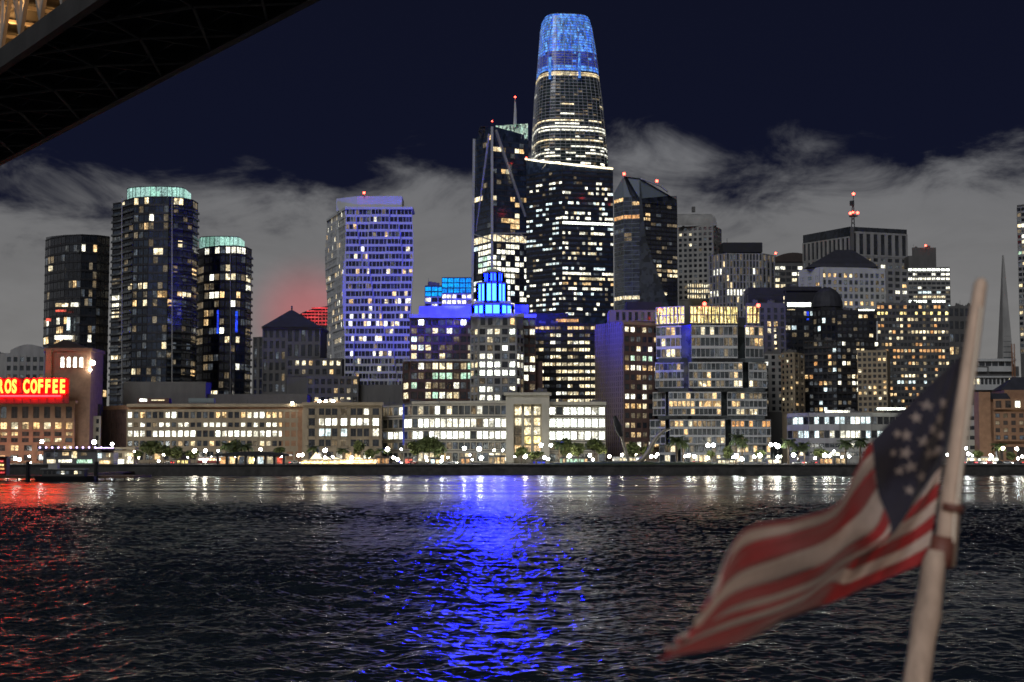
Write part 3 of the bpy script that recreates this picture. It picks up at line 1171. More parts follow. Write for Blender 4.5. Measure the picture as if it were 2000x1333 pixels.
mb = MB()
vs = [38.5] + list(range(44, 616, 8)) + [615.5]
for a, c in zip(vs, vs[1:]):
    band(mb, a, c, 0.985, 0)
mb.poly([(x * .985, y * .985, z) for x, y, z in t_ring(38.5)])
mb.build('wall', 'glass_grey', root, smooth=False)
# floors, top to bottom
mats = ['led_blue', 'led_blue_dim', 'ring_cream', 'lit_warm', 'lit_cream', 'lit_white', 'lit_dim', 'glass_green', 'lit_green', 'lit_bright']
pan = MB()
v = 40.0
while v < 150:
    h = 5.4
    rr = R.uniform(0.75, 1)
    for k in range(SEG):
        if v > 112:
            m = 1 if R.random() < 0.85 else 0
            if v > 140:
                m = 0
        else:
            m = 0
        band(pan, v, v + h * 0.86, 0.995, m, (k,))
    v += h
band(pan, 156, 163, 1.0, 2)
v = 166.0
fl = 0
while v < 330:
    h = 6.3
    style = fl % 26
    p = 0.03 if fl < 6 else R.choice((0.05, 0.10, 0.2, 0.45, 0.6, 0.15))
    mm = R.choice((4, 5, 8, 5))
    run = False
    for k in range(SEG):
        if R.random() < 0.3:
            run = R.random() < p
        m = (mm if run else (6 if (R.random() < 0.12) else 7))
        if v > 300 and run is False and R.random() < 0.3:
            m = 5
        band(pan, v + h * 0.15, v + h * 0.72, 0.992, m, (k,))
    v += h
    fl += 1
pan.build('window_panels', mats, root, kind='stuff')
# sun shade blades and vertical fins
fin = MB()
v = 40.0
while v < 330:
    band(fin, v - 0.75, v + 0.45, 1.004, 0)
    v += 5.4 if v < 160 else 6.3
for k in range(0, SEG, 2):
    pr = [t_ring(vv)[k] for vv in (38.5, 60, 100, 150)]
    for p, q in zip(pr, pr[1:]):
        fin.bar((p[0] * 1.005, p[1] * 1.005, p[2]), (q[0] * 1.005, q[1] * 1.005, q[2]), 0.35)
for k in range(0, SEG, 1):
    pr = [t_ring(vv)[k] for vv in (165, 200, 250, 300, 330)]
    for p, q in zip(pr, pr[1:]):
        fin.bar((p[0] * 1.003, p[1] * 1.003, p[2]), (q[0] * 1.003, q[1] * 1.003, q[2]), 0.28)
fin.build('shade_blades', 'steel_light', root)
mb = MB()
for (uu, va, vb) in ((1074, 112, 154), (1132, 105, 152)):
    p, q = P(uu, va, D0 - 29), P(uu, vb, D0 - 30)
    mb.bar((p.x - ctr.x, p.y - D0, p.z - GZ), (q.x - ctr.x, q.y - D0, q.z - GZ), 2.2)
mb.build('light_strip', 'led_blue', root)
mb = MB()
p = P(1124, 37, D0 - 12)
mb.ball((p.x - ctr.x, -12, p.z - GZ), 1.0, 0, 2)
mb.build('beacon_light', 'red_beacon', root)

# -- dark glass tower standing before it, with slanting lit roof edge
b = Bld('office_tower', 'broad dark glass tower with a slanting bright roof edge below the blue crown', 'skyscraper',
        [(1028, 1195), (1098, 1172), (1197, 1182)], 318, 'glass_blue', 34, ref=1, tops=(312, 318, 330))
emph = {0: 0.0, 1: 0.02, 2: 0.03, 3: 0.2, 4: (0.75, 'lit_white'), 11: (0.65, 'lit_bright'), 13: (0.4, 'lit_white')}
zt = b.z(332)
b.face(0, 29, 11, b.z(618), zt, frame='near_black', pf=0.10, sf=0.5, pd=0.12, sd=0.3, lit=0.36, row=0.95, mats=('lit_white', 'lit_cool', 'lit_cool', 'lit_white'), dark='glass_blue', dim=0.12, one=True,
       rows={0: 0, 1: 0, 2: 0.25, 10: (0.6, 'lit_cool'), 13: (0.5, 'lit_cool'), 22: 0.5})
b.face(1, 29, 18, b.z(618), zt, frame='near_black', pf=0.10, sf=0.5, pd=0.12, sd=0.3, lit=0.28, row=0.95, mats=('lit_white', 'lit_cool', 'lit_white', 'lit_cream'), dark='glass_blue', dim=0.12, one=True,
       rows={0: 0, 1: 0, 2: 0.1, 9: (0.65, 'lit_white'), 10: (0.95, 'lit_bright'), 19: 0.6, 20: (0.8, 'lit_white'), 21: (0.8, 'lit_cream'), 22: (0.8, 'lit_warm'), 23: (0.7, 'lit_white')})
b.bars('roof_edge_light', 'ring_white', [(P(1026, 311, 1194), P(1060, 316, 1182)), (P(1060, 316, 1182), P(1100, 320, 1171)), (P(1100, 320, 1171), P(1197, 330, 1181))], 1.3)
b.bars('roof_arm', 'steel_light', [(P(1066, 322, 1180), P(1058, 331, 1172))], 0.5)
b.bars('corner_post', 'near_black', [(P(1098, 318, 1171.6), P(1098, 618, 1171.6))], 0.7)
b.red(1028, 309, 1195, 0.8)
b.red(1142, 322, 1176, 0.7)
b.done()

# -- faceted tower
b = Bld('apartment_tower', 'faceted glass tower with sloping roof and two red lights', 'skyscraper',
        [(1199, 1140), (1218, 1128), (1249, 1125), (1322, 1140)], 345, 'grey_green', 30, ref=2, tops=(378, 344, 348, 390))
b.face(0, 26, 1, b.z(612), b.z(384), frame='grey_green', pf=0.03, sf=0.12, pd=0.05, sd=0.06, lit=0.04, row=1, mats=('lit_warm', 'lit_cream'), dark='glass_grey', dim=0.05, one=True, rows={4: (1, 'lit_amber'), 22: (0.5, 'lit_cream')})
b.face(1, 26, 2, b.z(612), b.z(384), frame='grey_green', pf=0.04, sf=0.12, pd=0.05, sd=0.06, lit=0.02, row=1, mats=('lit_warm', 'lit_cream'), dark='glass_grey', dim=0.05, one=True, rows={4: (1, 'lit_amber'), 22: (0.6, 'lit_cream')})
b.face(2, 24, 7, b.z(612), b.z(396), frame='near_black', pf=0.08, sf=0.28, pd=0.08, sd=0.1, lit=0.13, row=1, mats=('lit_cream', 'lit_warm'), dark='glass', dim=0.12, one=True, rows={1: 0.4, 0: 0.2, 13: 0.4, 20: 0.3})
mb = MB()
tri = [P(1249, 352, 1124.4), P(1249, 612, 1124.4), P(1311, 612, 1137.2), P(1262, 470, 1127.0)]
mb.hexa([(p.x, p.y - 0.9, p.z) for p in tri], [(p.x, p.y - 0.2, p.z) for p in tri])
b.part('facet', 'glass_grey', mb)
tri = [P(1218, 345, 1127), P(1249, 349, 1124.2), P(1322, 391, 1139), P(1322, 399, 1139), P(1249, 397, 1124.2), P(1230, 380, 1126)]
mb = MB()
mb.poly([(p.x, p.y - 0.6, p.z) for p in tri][::-1])
b.part('roof_screen', 'glass', mb)
b.bars('roof_edge_light', 'conc_light', [(P(1252, 349, 1124), P(1290, 363, 1131)), (P(1290, 363, 1131), P(1305, 375, 1134))], 1.2)
b.red(1219, 340, 1128, 1.1)
b.red(1283, 354, 1132, 1.1)
b.pbox('stair_tower', 'conc_dark', 1305, 383, 1322, 420, 1141, 8)
b.done()

# -- grey grid tower with vaulted roof
b = Bld('office_tower', 'grey stone tower of square windows under a barrel vaulted roof', 'tower', [(1324, 1250), (1392, 1240), (1408, 1262)], 440, 'conc', 30, ref=1)
b.face(0, 14, 7, b.z(585), b.z(441), frame='conc', pf=0.42, sf=0.45, pd=0.5, sd=0.45, lit=0.06, row=0.7, mats=('lit_cream', 'lit_warm'), dim=0.1, one=True, rows={1: (0.5, 'lit_cream'), 3: (0.45, 'lit_cream')})
b.face(1, 14, 2, b.z(585), b.z(441), frame='conc', pf=0.42, sf=0.45, pd=0.5, sd=0.45, lit=0.08, one=True)
mb = MB()
pa, pb = P(1322, 440, 1245), P(1400, 440, 1245)
N_ = 8
for k in range(N_):
    t0, t1 = math.pi / 2 * k / N_, math.pi / 2 * (k + 1) / N_
    H_ = b.z(413) - b.z(440)
    def V(t, x):
        return (x - (1 - math.cos(t)) * 0 if x == pa.x else pb.x - (1 - math.cos(t)) * 6, 1243 + (1 - math.cos(t)) * 12, b.z(440) + math.sin(t) * H_)
    a0, a1, b0_, b1_ = V(t0, pa.x), V(t1, pa.x), V(t0, pb.x), V(t1, pb.x)
    mb.quad(a0, b0_, b1_, a1)
    mb.quad(b0_, (b0_[0], 1275, b0_[2]), (b1_[0], 1275, b1_[2]), b1_)
mb.quad((pa.x, 1255, b.z(413)), (pb.x - 6, 1255, b.z(413)), (pb.x - 6, 1275, b.z(413)), (pa.x, 1275, b.z(413)))
b.part('roof', 'conc', mb)
b.pbox('roof_vent', 'conc_dark', 1352, 404, 1358, 414, 1262, 4)
# louvred lit mechanical floors low on the tower
fr_px(b, 1342, 1392, 553, 585, 1239.5, 3, 11, frame='conc', pf=0.4, sf=0.35, lit=0.95, row=0.05, mats=('lit_cream',))
b.done()

# -- ribbed tower
b = Bld('office_tower', 'pale vertically ribbed tower with a flat dark roof box', 'tower', [(1386, 1160), (1418, 1145), (1488, 1148), (1512, 1160)], 494, 'glass', 30, ref=1)
for i, nb in enumerate((5, 11, 3)):
    b.face(i, 9, nb, b.z(620), b.z(495), frame='conc', pf=0.38, sf=0.16, pd=0.9, sd=0.25, lit=0.16, row=0.8, mats=('lit_cream', 'lit_white', 'lit_dim'), dim=0.35, one=True, rows={5: (0.55, 'lit_white')})
b.pbox('roof_box', 'near_black', 1412, 474, 1489, 493, 1152, 20)
b.bars('roof_mast', 'steel_dark', [(P(1420, 474, 1154), P(1420, 466, 1154))], 0.3)
b.done()
b = Bld('office_building', 'low vaulted dark roofed block with three rows of lights beside the ribbed tower', 'building', [(1512, 1300), (1568, 1300)], 512, 'conc_dark', 30)
b.face(0, 7, 5, b.z(600), b.z(518), frame='conc_dark', pf=0.15, sf=0.4, lit=0.75, row=0.2, mats=('lit_cream', 'lit_white'), one=True)
mb = MB()
aa, ab = P(1512, 512, 1298), P(1568, 512, 1298)
for k in range(6):
    t0, t1 = k / 6, (k + 1) / 6
    z_ = lambda t: b.z(512) + (b.z(494) - b.z(512)) * math.sin(math.pi * (0.15 + 0.5 * t))
    xa, xb_ = aa.x + (ab.x - aa.x) * t0, aa.x + (ab.x - aa.x) * t1
    mb.hexa([(xa, 1299, b.z(512)), (xb_, 1299, b.z(512)), (xb_, 1320, b.z(512)), (xa, 1320, b.z(512))], [(xa, 1299, z_(t0)), (xb_, 1299, z_(t1)), (xb_, 1320, z_(t1)), (xa, 1320, z_(t0))])
b.part('roof', 'copper_roof', mb)
b.red(1515, 495, 1300, 0.9)
b.done()

# -- antenna tower
b = Bld('office_tower', 'grey tower of tall dark slots carrying a red lit antenna', 'skyscraper', [(1568, 1345), (1660, 1300), (1771, 1318)], 446, 'glass', 34, ref=1, tops=(460, 443, 449))
zt = b.z(449, 1300)
b.face(0, 1, 11, b.z(500), b.z(462), frame='conc', pf=0.45, sf=0.12, pd=0.9, sd=0.7, lit=0, dim=0)
b.face(1, 1, 8, b.z(500), b.z(452), frame='conc', pf=0.42, sf=0.16, pd=0.9, sd=0.7, lit=0, dim=0)
b.face(0, 13, 11, b.z(660), b.z(500), frame='conc', pf=0.42, sf=0.4, pd=0.7, sd=0.4, lit=0.04, one=False)
b.face(1, 13, 8, b.z(660), b.z(500), frame='conc', pf=0.34, sf=0.42, pd=0.7, sd=0.4, lit=0.05, one=True, rows={0: 0.25, 5: (0.4, 'lit_white')})
b.bars('corner_pier', 'conc_dark', [(P(1664, 444, 1299), P(1664, 500, 1299))], 3.0)
mb = MB()
D_ = 1318
for du, dv in ((-3, 0), (3, 0)):
    mb.bar(P(1666 + du, 444, D_), P(1666 + du * 0.3, 395, D_), 0.6)
for k in range(6):
    mb.bar(P(1663 + k * .2, 440 - k * 8, D_), P(1669 - k * .2, 432 - k * 8, D_), 0.4)
    mb.bar(P(1669 - k * .2, 440 - k * 8, D_), P(1663 + k * .2, 432 - k * 8, D_), 0.4)
mb.box(P(1660, 402, D_).x, P(1668, 402, D_).x, D_ - 1, D_ + 1, P(0, 402, D_).z, P(0, 393, D_).z)
mb.bar(P(1666, 400, D_), P(1667, 380, D_), 0.5)
mb.box(P(1659, 420, D_).x, P(1673, 420, D_).x, D_ - 1.5, D_ + 1.5, P(0, 424, D_).z, P(0, 421, D_).z)
b.part('antenna', 'steel_dark', mb)
b.red(1667, 379, D_, 1.2)
b.red(1661, 417, D_, 1.2)
b.red(1675, 416, D_, 1.2)
b.red(1666, 415, D_ - 2, 1.0)
b.done()

# -- dark pyramid roof
b = Bld('office_tower', 'pale stone tower under a black truncated pyramid roof', 'tower', [(1560, 1080), (1604, 1062), (1728, 1068)], 522, 'conc_light', 34, ref=1)
b.face(0, 8, 3, b.z(640), b.z(535), frame='conc_light', pf=0.5, sf=0.5, lit=0.05, one=True, dark='conc_light')
b.face(1, 8, 12, b.z(640), b.z(531), frame='conc_light', pf=0.42, sf=0.38, lit=0.4, row=0.5, mats=('lit_cream', 'lit_warm', 'lit_dim'), dark='glass_grey', dim=0.3, one=True)
mb = MB()
q0, q1 = P(1576, 521, 1064), P(1716, 521, 1064)
z0_, z1_, z2_ = b.z(521), b.z(513), b.z(481)
def ring4(u0, u1, v, d0, d1):
    a, c = P(u0, v, d0), P(u1, v, d0)
    return [(a.x, d0, a.z), (c.x, d0, a.z), (c.x, d1, a.z), (a.x, d1, a.z)]
def r4(u0, u1, z, d0, d1):
    a, c = P(u0, 500, d0), P(u1, 500, d0)
    return [(a.x, d0, z), (c.x, d0, z), (c.x, d1, z), (a.x, d1, z)]
mb.hexa(r4(1578, 1716, z0_, 1066, 1106), r4(1586, 1708, z1_, 1068, 1104))
mb.hexa(r4(1586, 1708, z1_, 1068, 1104), r4(1632, 1665, z2_, 1082, 1090))
b.part('roof', 'slate_roof', mb)
b.bars('corner_strip', 'conc_light', [(P(1604, 523, 1060), P(1604, 620, 1060))], 2.4)
b.done()

# -- right hand far towers
b = Bld('office_tower', 'tower of bright white floor bands right of the pyramid roof', 'tower', [(1773, 1205), (1855, 1205)], 522, 'conc_dark', 30)
b.face(0, 20, 9, b.z(700), b.z(523), frame='conc', pf=0.12, sf=0.42, lit=0.55, row=0.75, mats=('lit_cream', 'lit_white', 'lit_cool'), one=True, rows={0: (0.9, 'lit_bright'), 1: 0.3, 2: (0.9, 'lit_white'), 3: 0, 4: 0.4, 6: (0.85, 'lit_cream'), 7: (0.8, 'lit_bright')})
b.pbox('roof_box', 'conc_dark', 1775, 500, 1811, 522, 1208, 14)
b.done()
b = Bld('office_tower', 'faint grey slab with a red light behind the white banded tower', 'tower', [(1781, 1500), (1828, 1500)], 484, 'conc_dark', 25)
b.red(1808, 480, 1500, 1.0)
b.done()
b = Bld('office_building', 'plain dark grey block behind the top of the flag', 'building', [(1852, 1150), (1904, 1150)], 598, 'conc_dark', 30)
b.face(0, 12, 5, frame='conc_dark', pf=0.3, sf=0.4, lit=0.08, one=True, dim=0.2)
b.done()
b = Bld('office_tower', 'tall tower cut off by the right edge, speckled with small lights', 'tower', [(1986, 1180), (2010, 1172), (2090, 1180)], 398, 'conc_dark', 30)
for i, nb in ((0, 3), (1, 9)):
    b.face(i, 27, nb, b.z(690), b.z(402), frame='conc', pf=0.15, sf=0.4, lit=0.35, row=0.8, mats=('lit_cream', 'lit_green', 'lit_white'), one=True, dim=0.3)
b.done()
root = thing('pyramid_tower', 'very slender spire shaped tower tapering to a point near the right edge', 'skyscraper', (P(1968, 600, 1400).x, 1415, GZ))
mb = MB()
ox, oz = root.location.x, GZ
ap = P(1959, 499, 1415)
bl, br = P(1954, 700, 1400), P(1992, 700, 1400)
mb.hexa([(bl.x - ox, -15, 0), (br.x - ox, -15, 0), (br.x - ox, 15, 0), (bl.x - ox, 15, 0)], [(ap.x - ox - .6, -.6, ap.z - oz), (ap.x - ox + .6, -.6, ap.z - oz), (ap.x - ox + .6, .6, ap.z - oz), (ap.x - ox - .6, .6, ap.z - oz)])
mb.build('wall', 'conc', root)
mb = MB()
for k in range(24):
    t = k / 24
    z = (ap.z - oz) * (0.1 + 0.62 * t)
    f = 1 - z / (ap.z - oz)
    cxx = (bl.x + br.x) / 2 - ox
    x0 = (bl.x - ox) * f + (ap.x - ox) * (1 - f)
    x1 = (br.x - ox) * f + (ap.x - ox) * (1 - f)
    mb.box(x0 + .5, x1 - .5, -15 * f - 0.25, -15 * f + 0.5, z, z + 1.6)
mb.build('window_bands', 'glass_grey', root)

# -- dark cluster right of centre
b = Bld('office_tower', 'purple grey office block with a column of dot lights down its side', 'tower', [(1456, 900), (1534, 900)], 592, 'conc_dark', 30)
b.pbox('penthouse', 'steel_dark', 1462, 562, 1530, 592, 905, 18)
b.bars('roof_frame', 'steel_dark', [(P(1458, 592, 901), P(1458, 575, 901)), (P(1534, 592, 901), P(1534, 560, 901)), (P(1458, 575, 901), P(1534, 575, 901))], 0.5)
b.face(0, 15, 6, b.z(800), b.z(600), frame='conc_dark', pf=0.5, sf=0.3, lit=0.03, dim=0.02, one=False)
for k in range(12):
    b.window(1510.5 + k * 0.55, 628 + k * 12.6, 1515.5 + k * 0.55, 636 + k * 12.6, 898.6, 'lit_cream')
b.done()
b = Bld('office_building', 'dark block with one long bright strip under its roof', 'building', [(1532, 960), (1604, 960)], 562, 'near_black', 30)
b.face(0, 14, 6, b.z(800), b.z(606), frame='near_black', pf=0.2, sf=0.35, lit=0.12, row=0.9, mats=('lit_cream', 'lit_cool'), one=True)
b.window(1537, 591, 1584, 600, 960, 'lit_bright')
b.window(1537, 604, 1553, 608, 960, 'lit_cream')
b.window(1575, 606, 1582, 626, 960, 'lit_blue')
b.pbox('parapet', 'steel_dark', 1531, 560, 1605, 568, 958.8, 32)
b.done()
b = Bld('office_building', 'dark building with a rounded black dome roof', 'building', [(1588, 930), (1604, 920), (1632, 920), (1650, 930)], 600, 'near_black', 30, ref=1)
mb = MB()
c0 = P(1618, 600, 936)
rr0 = 31 * 936 / FPX
for k in range(6):
    t0, t1 = math.pi / 2 * k / 6, math.pi / 2 * (k + 1) / 6
    for j in range(20):
        a0, a1 = 2 * math.pi * j / 20, 2 * math.pi * (j + 1) / 20
        H_ = (c0.z and (b.z(560, 936) - c0.z))
        f = lambda t, a: (c0.x + rr0 * math.cos(t) * math.cos(a), 940 + rr0 * math.cos(t) * math.sin(a), c0.z + H_ * math.sin(t))
        mb.quad(f(t0, a0), f(t0, a1), f(t1, a1), f(t1, a0))
b.part('dome', 'slate_roof', mb)
for i, nb in enumerate((2, 3, 2)):
    b.face(i, 13, nb, b.z(800), b.z(604), frame='near_black', pf=0.25, sf=0.3, lit=0.15, row=0.8, mats=('lit_cool', 'lit_cream'), one=True)
b.done()
b = Bld('apartment_building', 'dark apartment block scattered with warm rooms, behind the long curved terrace', 'building', [(1570, 850), (1634, 842), (1716, 848)], 664, 'near_black', 28, ref=1)
b.face(0, 11, 7, b.z(806), b.z(665), frame='steel_dark', pf=0.22, sf=0.35, sd=0.8, lit=0.24, row=0.7, mats=('lit_warm', 'lit_cream', 'lit_amber', 'lit_cool'), one=True, dim=0.25)
b.face(1, 11, 9, b.z(806), b.z(665), frame='steel_dark', pf=0.22, sf=0.35, sd=0.8, lit=0.18, row=0.7, mats=('lit_warm', 'lit_cream', 'lit_white'), one=True, dim=0.25)
b.done()
b = Bld('office_building', 'black slab with a thin roof light between dome roof and white banded tower', 'building', [(1634, 880), (1716, 880)], 606, 'near_black', 30)
b.face(0, 4, 8, b.z(662), b.z(612), frame='near_black', pf=0.2, sf=0.4, lit=0.15, row=0.9, mats=('lit_warm', 'lit_cream'), one=True)
b.window(1676, 604, 1708, 608, 880, 'lit_bright')
b.done()
b = Bld('office_building', 'dark office block with amber and cream lit floors behind the flag', 'building', [(1712, 870), (1852, 870)], 592, 'conc_dark', 30)
b.face(0, 17, 19, b.z(802), b.z(594), frame='conc_dark', pf=0.22, sf=0.48, lit=0.42, row=0.8, mats=('lit_warm', 'lit_cream', 'lit_amber'), one=True, dim=0.3,
       rows={0: (0.5, 'lit_amber'), 1: (0.75, 'lit_gold'), 2: (0.6, 'lit_cream'), 12: (0.5, 'lit_cool')})
b.bars('corner_strip', 'conc_light', [(P(1713, 628, 868.5), P(1713, 690, 868.5))], 0.8)
b.done()
b = Bld('apartment_building', 'tan apartment slab of small square windows left of the dark apartment block', 'building', [(1526, 820), (1550, 812), (1570, 826)], 688, 'tan_stone', 24, ref=1)
b.face(0, 11, 3, b.z(806), b.z(689), frame='tan_stone', pf=0.45, sf=0.45, lit=0.25, mats=('lit_cream', 'lit_warm'), one=True)
b.face(1, 11, 2, b.z(806), b.z(689), frame='tan_stone', pf=0.45, sf=0.45, lit=0.25, mats=('lit_cream', 'lit_warm'), one=True)
b.done()
b = Bld('apartment_building', 'tan apartment slab of square windows behind the left half of the flag canton', 'building', [(1674, 815), (1732, 810), (1738, 830)], 684, 'tan_stone', 24, ref=1)
b.face(0, 11, 6, b.z(806), b.z(686), frame='tan_stone', pf=0.36, sf=0.4, lit=0.15, mats=('lit_cream', 'lit_warm'), one=True)
b.done()
b = Bld('hospital_building', 'long low terrace with a curved front and ribbon windows, left of the flag', 'building', [(1538, 775), (1580, 764), (1640, 758), (1700, 760), (1760, 768), (1800, 775)], 806, 'conc', 30, ref=2)
for i, nb in enumerate((4, 6, 6, 5, 3)):
    b.face(i, 2, nb, b.z(862), b.z(808), frame='conc', pf=0.07, sf=0.45, sd=0.6, lit=0.5, row=0.3, mats=('lit_white', 'lit_cool'), one=True)
    b.face(i, 2, nb, b.z(895), b.z(862), frame='conc', pf=0.07, sf=0.5, sd=0.5, lit=0.35, row=0.3, mats=('lit_cream', 'lit_white'), one=True)
b.pbox('roof_light_strip', 'lit_white', 1614, 802, 1660, 806, 765, 4)
b.window(1712, 796, 1770, 802, 757, 'lit_bright')
b.done()
b = Bld('office_building', 'terraced white banded block just right of the flagpole top', 'building', [(1893, 860), (1990, 860)], 716, 'conc_dark', 26)
mb = MB()
for (u0, u1, va, vb) in ((1898, 1985, 701, 706), (1900, 1928, 718, 726), (1932, 1978, 716, 726), (1895, 1990, 735, 738), (1895, 1960, 752, 762)):
    p, q = P(u0, vb, 858), P(u1, va, 858)
    mb.box(p.x, q.x, 858, 866, p.z, q.z)
b.part('terrace_band', 'conc_light', mb)
fr_px(b, 1898, 1985, 739, 752, 859.5, 1, 11, frame='conc_light', pf=0.3, sf=0.1, lit=0.3, mats=('lit_cream',))
fr_px(b, 1898, 1975, 706, 716, 859.5, 1, 6, frame='conc_light', pf=0.1, sf=0.1, lit=0.1, mats=('lit_cream',))
b.done()
root = thing('tower_crane', 'rust coloured crane mast beside the terraced white banded block', 'crane', P(1980, 740, 850))
root.location.z = GZ
mb = MB()
for dx in (-0.7, 0.7):
    for dy in (-0.7, 0.7):
        mb.box(dx - .12, dx + .12, dy - .12, dy + .12, 0, P(0, 672, 850).z - GZ)
for k in range(32):
    z = k * 1.9
    mb.bar((-.7, -.7, z), (.7, -.7, z + 1.9), 0.14)
    mb.bar((.7, -.7, z), (-.7, -.7, z + 1.9), 0.14)
surf('rust', (0.33, 0.14, 0.06), 0.7)
mb.build('mast', 'rust', root)

# ------------------------------------------------------------------ waterfront blocks
# -- brick block with belfry and rooftop sign
b = Bld('coffee_building', 'orange brick building with arched tower, carrying the red neon sign', 'building', [(-90, 735), (146, 735)], 786, 'brick_orange', 30)
fr_px(b, -88, 146, 790, 822, 735, 1, 11, frame='brick_orange', pf=0.42, sf=0.3, pd=0.5, lit=0.1, row=0, mats=('lit_warm',), dark='glass_brown')
fr_px(b, -88, 146, 822, 842, 735, 1, 11, frame='brick_orange', pf=0.36, sf=0.3, lit=0.8, row=0, mats=('lit_cream', 'lit_warm'), dark='glass_brown')
fr_px(b, -88, 146, 842, 866, 735, 2, 11, frame='brick_orange', pf=0.36, sf=0.3, lit=0.6, row=0.2, mats=('lit_cream', 'lit_warm'), dark='glass_brown')
fr_px(b, -88, 146, 866, 904, 735, 2, 9, frame='brick_orange', pf=0.4, sf=0.4, lit=0.4, row=0.2, mats=('lit_warm', 'lit_amber'), dark='glass_brown')
b.pbox('cornice', 'brick_orange', -90, 783, 148, 788, 733.8, 4)
# belfry tower
zt_ = b.z(682, 738)
b.pbox('tower', 'brick_red', 88, 682, 178, 800, 738, 22, z0=GZ)
b.pbox('tower_cornice', 'brick_red', 86, 680, 180, 686, 737.2, 24)
mb = MB()
mb.hexa(r4(90, 176, zt_, 739, 759), r4(126, 134, b.z(664, 745), 747, 751))
b.part('tower_roof', 'copper_roof', mb)
b.pbox('corner_turret', 'brick_orange', 88, 682, 100, 740, 736, 3)
for k in range(4):   # tall arched belfry openings
    u0 = 118 + k * 12.2
    p, q = P(u0, 718, 737.7), P(u0 + 8.4, 697, 737.7)
    mb = MB()
    w = q.x - p.x
    arcp = [(p.x + w / 2 + w / 2 * math.cos(t), 737.75, q.z - w / 2 + w / 2 * math.sin(t)) for t in [math.pi * j / 8 for j in range(9)]]
    mb.poly([(p.x, 737.75, p.z), (q.x, 737.75, p.z)] + arcp)
    b.part('arched_window', 'lit_bright', mb)
    mb = MB()
    for a_, c_ in zip(arcp, arcp[1:]):
        mb.bar((a_[0], 737.6, a_[2]), (c_[0], 737.6, c_[2]), 0.28)
    mb.box(p.x - .12, p.x + .12, 737.3, 737.72, p.z, q.z - w / 2)
    mb.box(q.x - .12, q.x + .12, 737.3, 737.72, p.z, q.z - w / 2)
    mb.box((p.x + q.x) / 2 - .07, (p.x + q.x) / 2 + .07, 737.5, 737.72, p.z, q.z)
    mb.box(p.x - .3, q.x + .3, 737.2, 737.76, p.z - .3, p.z)
    b.part('arch_frame', 'brick_red', mb)
mb = MB()
mb.ball(P(181, 709, 737), 1.1, 0, 2)
mb.ball(P(176, 722, 737), 0.7, 0, 1)
b.part('flood_lamp', 'lamp_globe', mb)
b.pbox('penthouse', 'brick_dark', -90, 742, 88, 786, 748, 12)
b.done()
b = Bld('apartment_building', 'grey brown block with vaulted roof behind the neon sign', 'building', [(-60, 820), (10, 800), (88, 800)], 690, 'conc', 26, ref=1)
fr_px(b, 12, 88, 694, 745, 800, 3, 6, frame='conc', pf=0.4, sf=0.45, lit=0.2, mats=('lit_cream', 'lit_warm'), dark='glass_grey')
mb = MB()
for k in range(8):
    t0, t1 = k / 8, (k + 1) / 8
    f = lambda t: b.z(690) + (b.z(673) - b.z(690)) * math.sin(math.pi * min(1, 0.1 + t * .75))
    xa, xb_ = P(20 + 66 * t0, 690, 800).x, P(20 + 66 * t1, 690, 800).x
    mb.hexa([(xa, 800, b.z(690)), (xb_, 800, b.z(690)), (xb_, 822, b.z(690)), (xa, 822, b.z(690))], [(xa, 800, f(t0)), (xb_, 800, f(t1)), (xb_, 822, f(t1)), (xa, 822, f(t0))])
b.part('roof', 'conc', mb)
b.done()

# -- rooftop neon sign
SD = 728
root = thing('neon_sign', 'red backed yellow neon letters with a red bar below, on the brick roof', 'sign', P(40, 772, SD))
sl_ = root.location.copy()


def sp_(u, v, d=0.0):
    p = P(u, v, SD)
    return Vector((p.x - sl_.x, d, p.z - sl_.z))


txt = 'HILLS BROS COFFEE'
hpx = 25.0
# letter right edges measured on the sign: the last E ends at 131
xs = {}
u = 131.0
adv = 14.2
for ch in reversed(txt):
    if ch == ' ':
        u -= 7.5
        continue
    w = {'I': 7.0}.get(ch, 13.0)
    u0 = u - w
    for layer, (ext, off_, mat, dep) in enumerate(((0.25, 0.085, 'neon_red', 0.0), (0.12, 0.022, 'neon_yellow', -0.45))):  # back layer: red halo of the neon, shaped as a wider glowing letter
        cu = bpy.data.curves.new('letter', 'FONT')
        cu.body = ch
        cu.size = 1.0
        cu.extrude = 0.02
        cu.offset = off_ if layer == 0 else 0.03
        cu.materials.append(M[mat])
        tmp = bpy.data.objects.new('tmp', cu)
        lm = bpy.data.meshes.new_from_object(tmp)
        bpy.data.objects.remove(tmp)
        if not lm.materials:
            lm.materials.append(M[mat])
        o = bpy.data.objects.new('letter' if layer == 1 else 'letter_halo', lm)
        COL.objects.link(o)
        o.parent = root
        pz = sp_(u0, 767)
        hm = hpx * SD / FPX / 0.70
        # bounding width of a glyph at size 1 is about 0.6-0.7
        gw = {'I': 0.26, 'L': 0.52, 'F': 0.56, 'E': 0.60, 'S': 0.62, 'H': 0.68, 'B': 0.64, 'R': 0.68, 'O': 0.76, 'C': 0.70}[ch]
        sx = (w - 1.2) * SD / FPX / gw
        o.scale = (sx, hm, hm)
        o.rotation_euler = (math.pi / 2, 0, 0)
        o.location = (pz.x - 0.05 * sx, dep, pz.z)
    u = u0 - 1.3
mb = MB()
mb.tube([sp_(-300, 774), sp_(119, 774)], 0.42, 8)
mb.build('neon_bar', 'neon_bar', root)
mb = MB()
for k in range(-18, 8):
    a = sp_(10 + k * 16, 738)
    c = sp_(10 + k * 16, 786)
    mb.bar((a.x, 1.2, a.z), (c.x, 1.2, c.z), 0.25)
for vv in (740, 755, 770):
    a, c = sp_(-290, vv), sp_(132, vv)
    mb.bar((a.x, 1.0, a.z), (c.x, 1.0, c.z), 0.2)
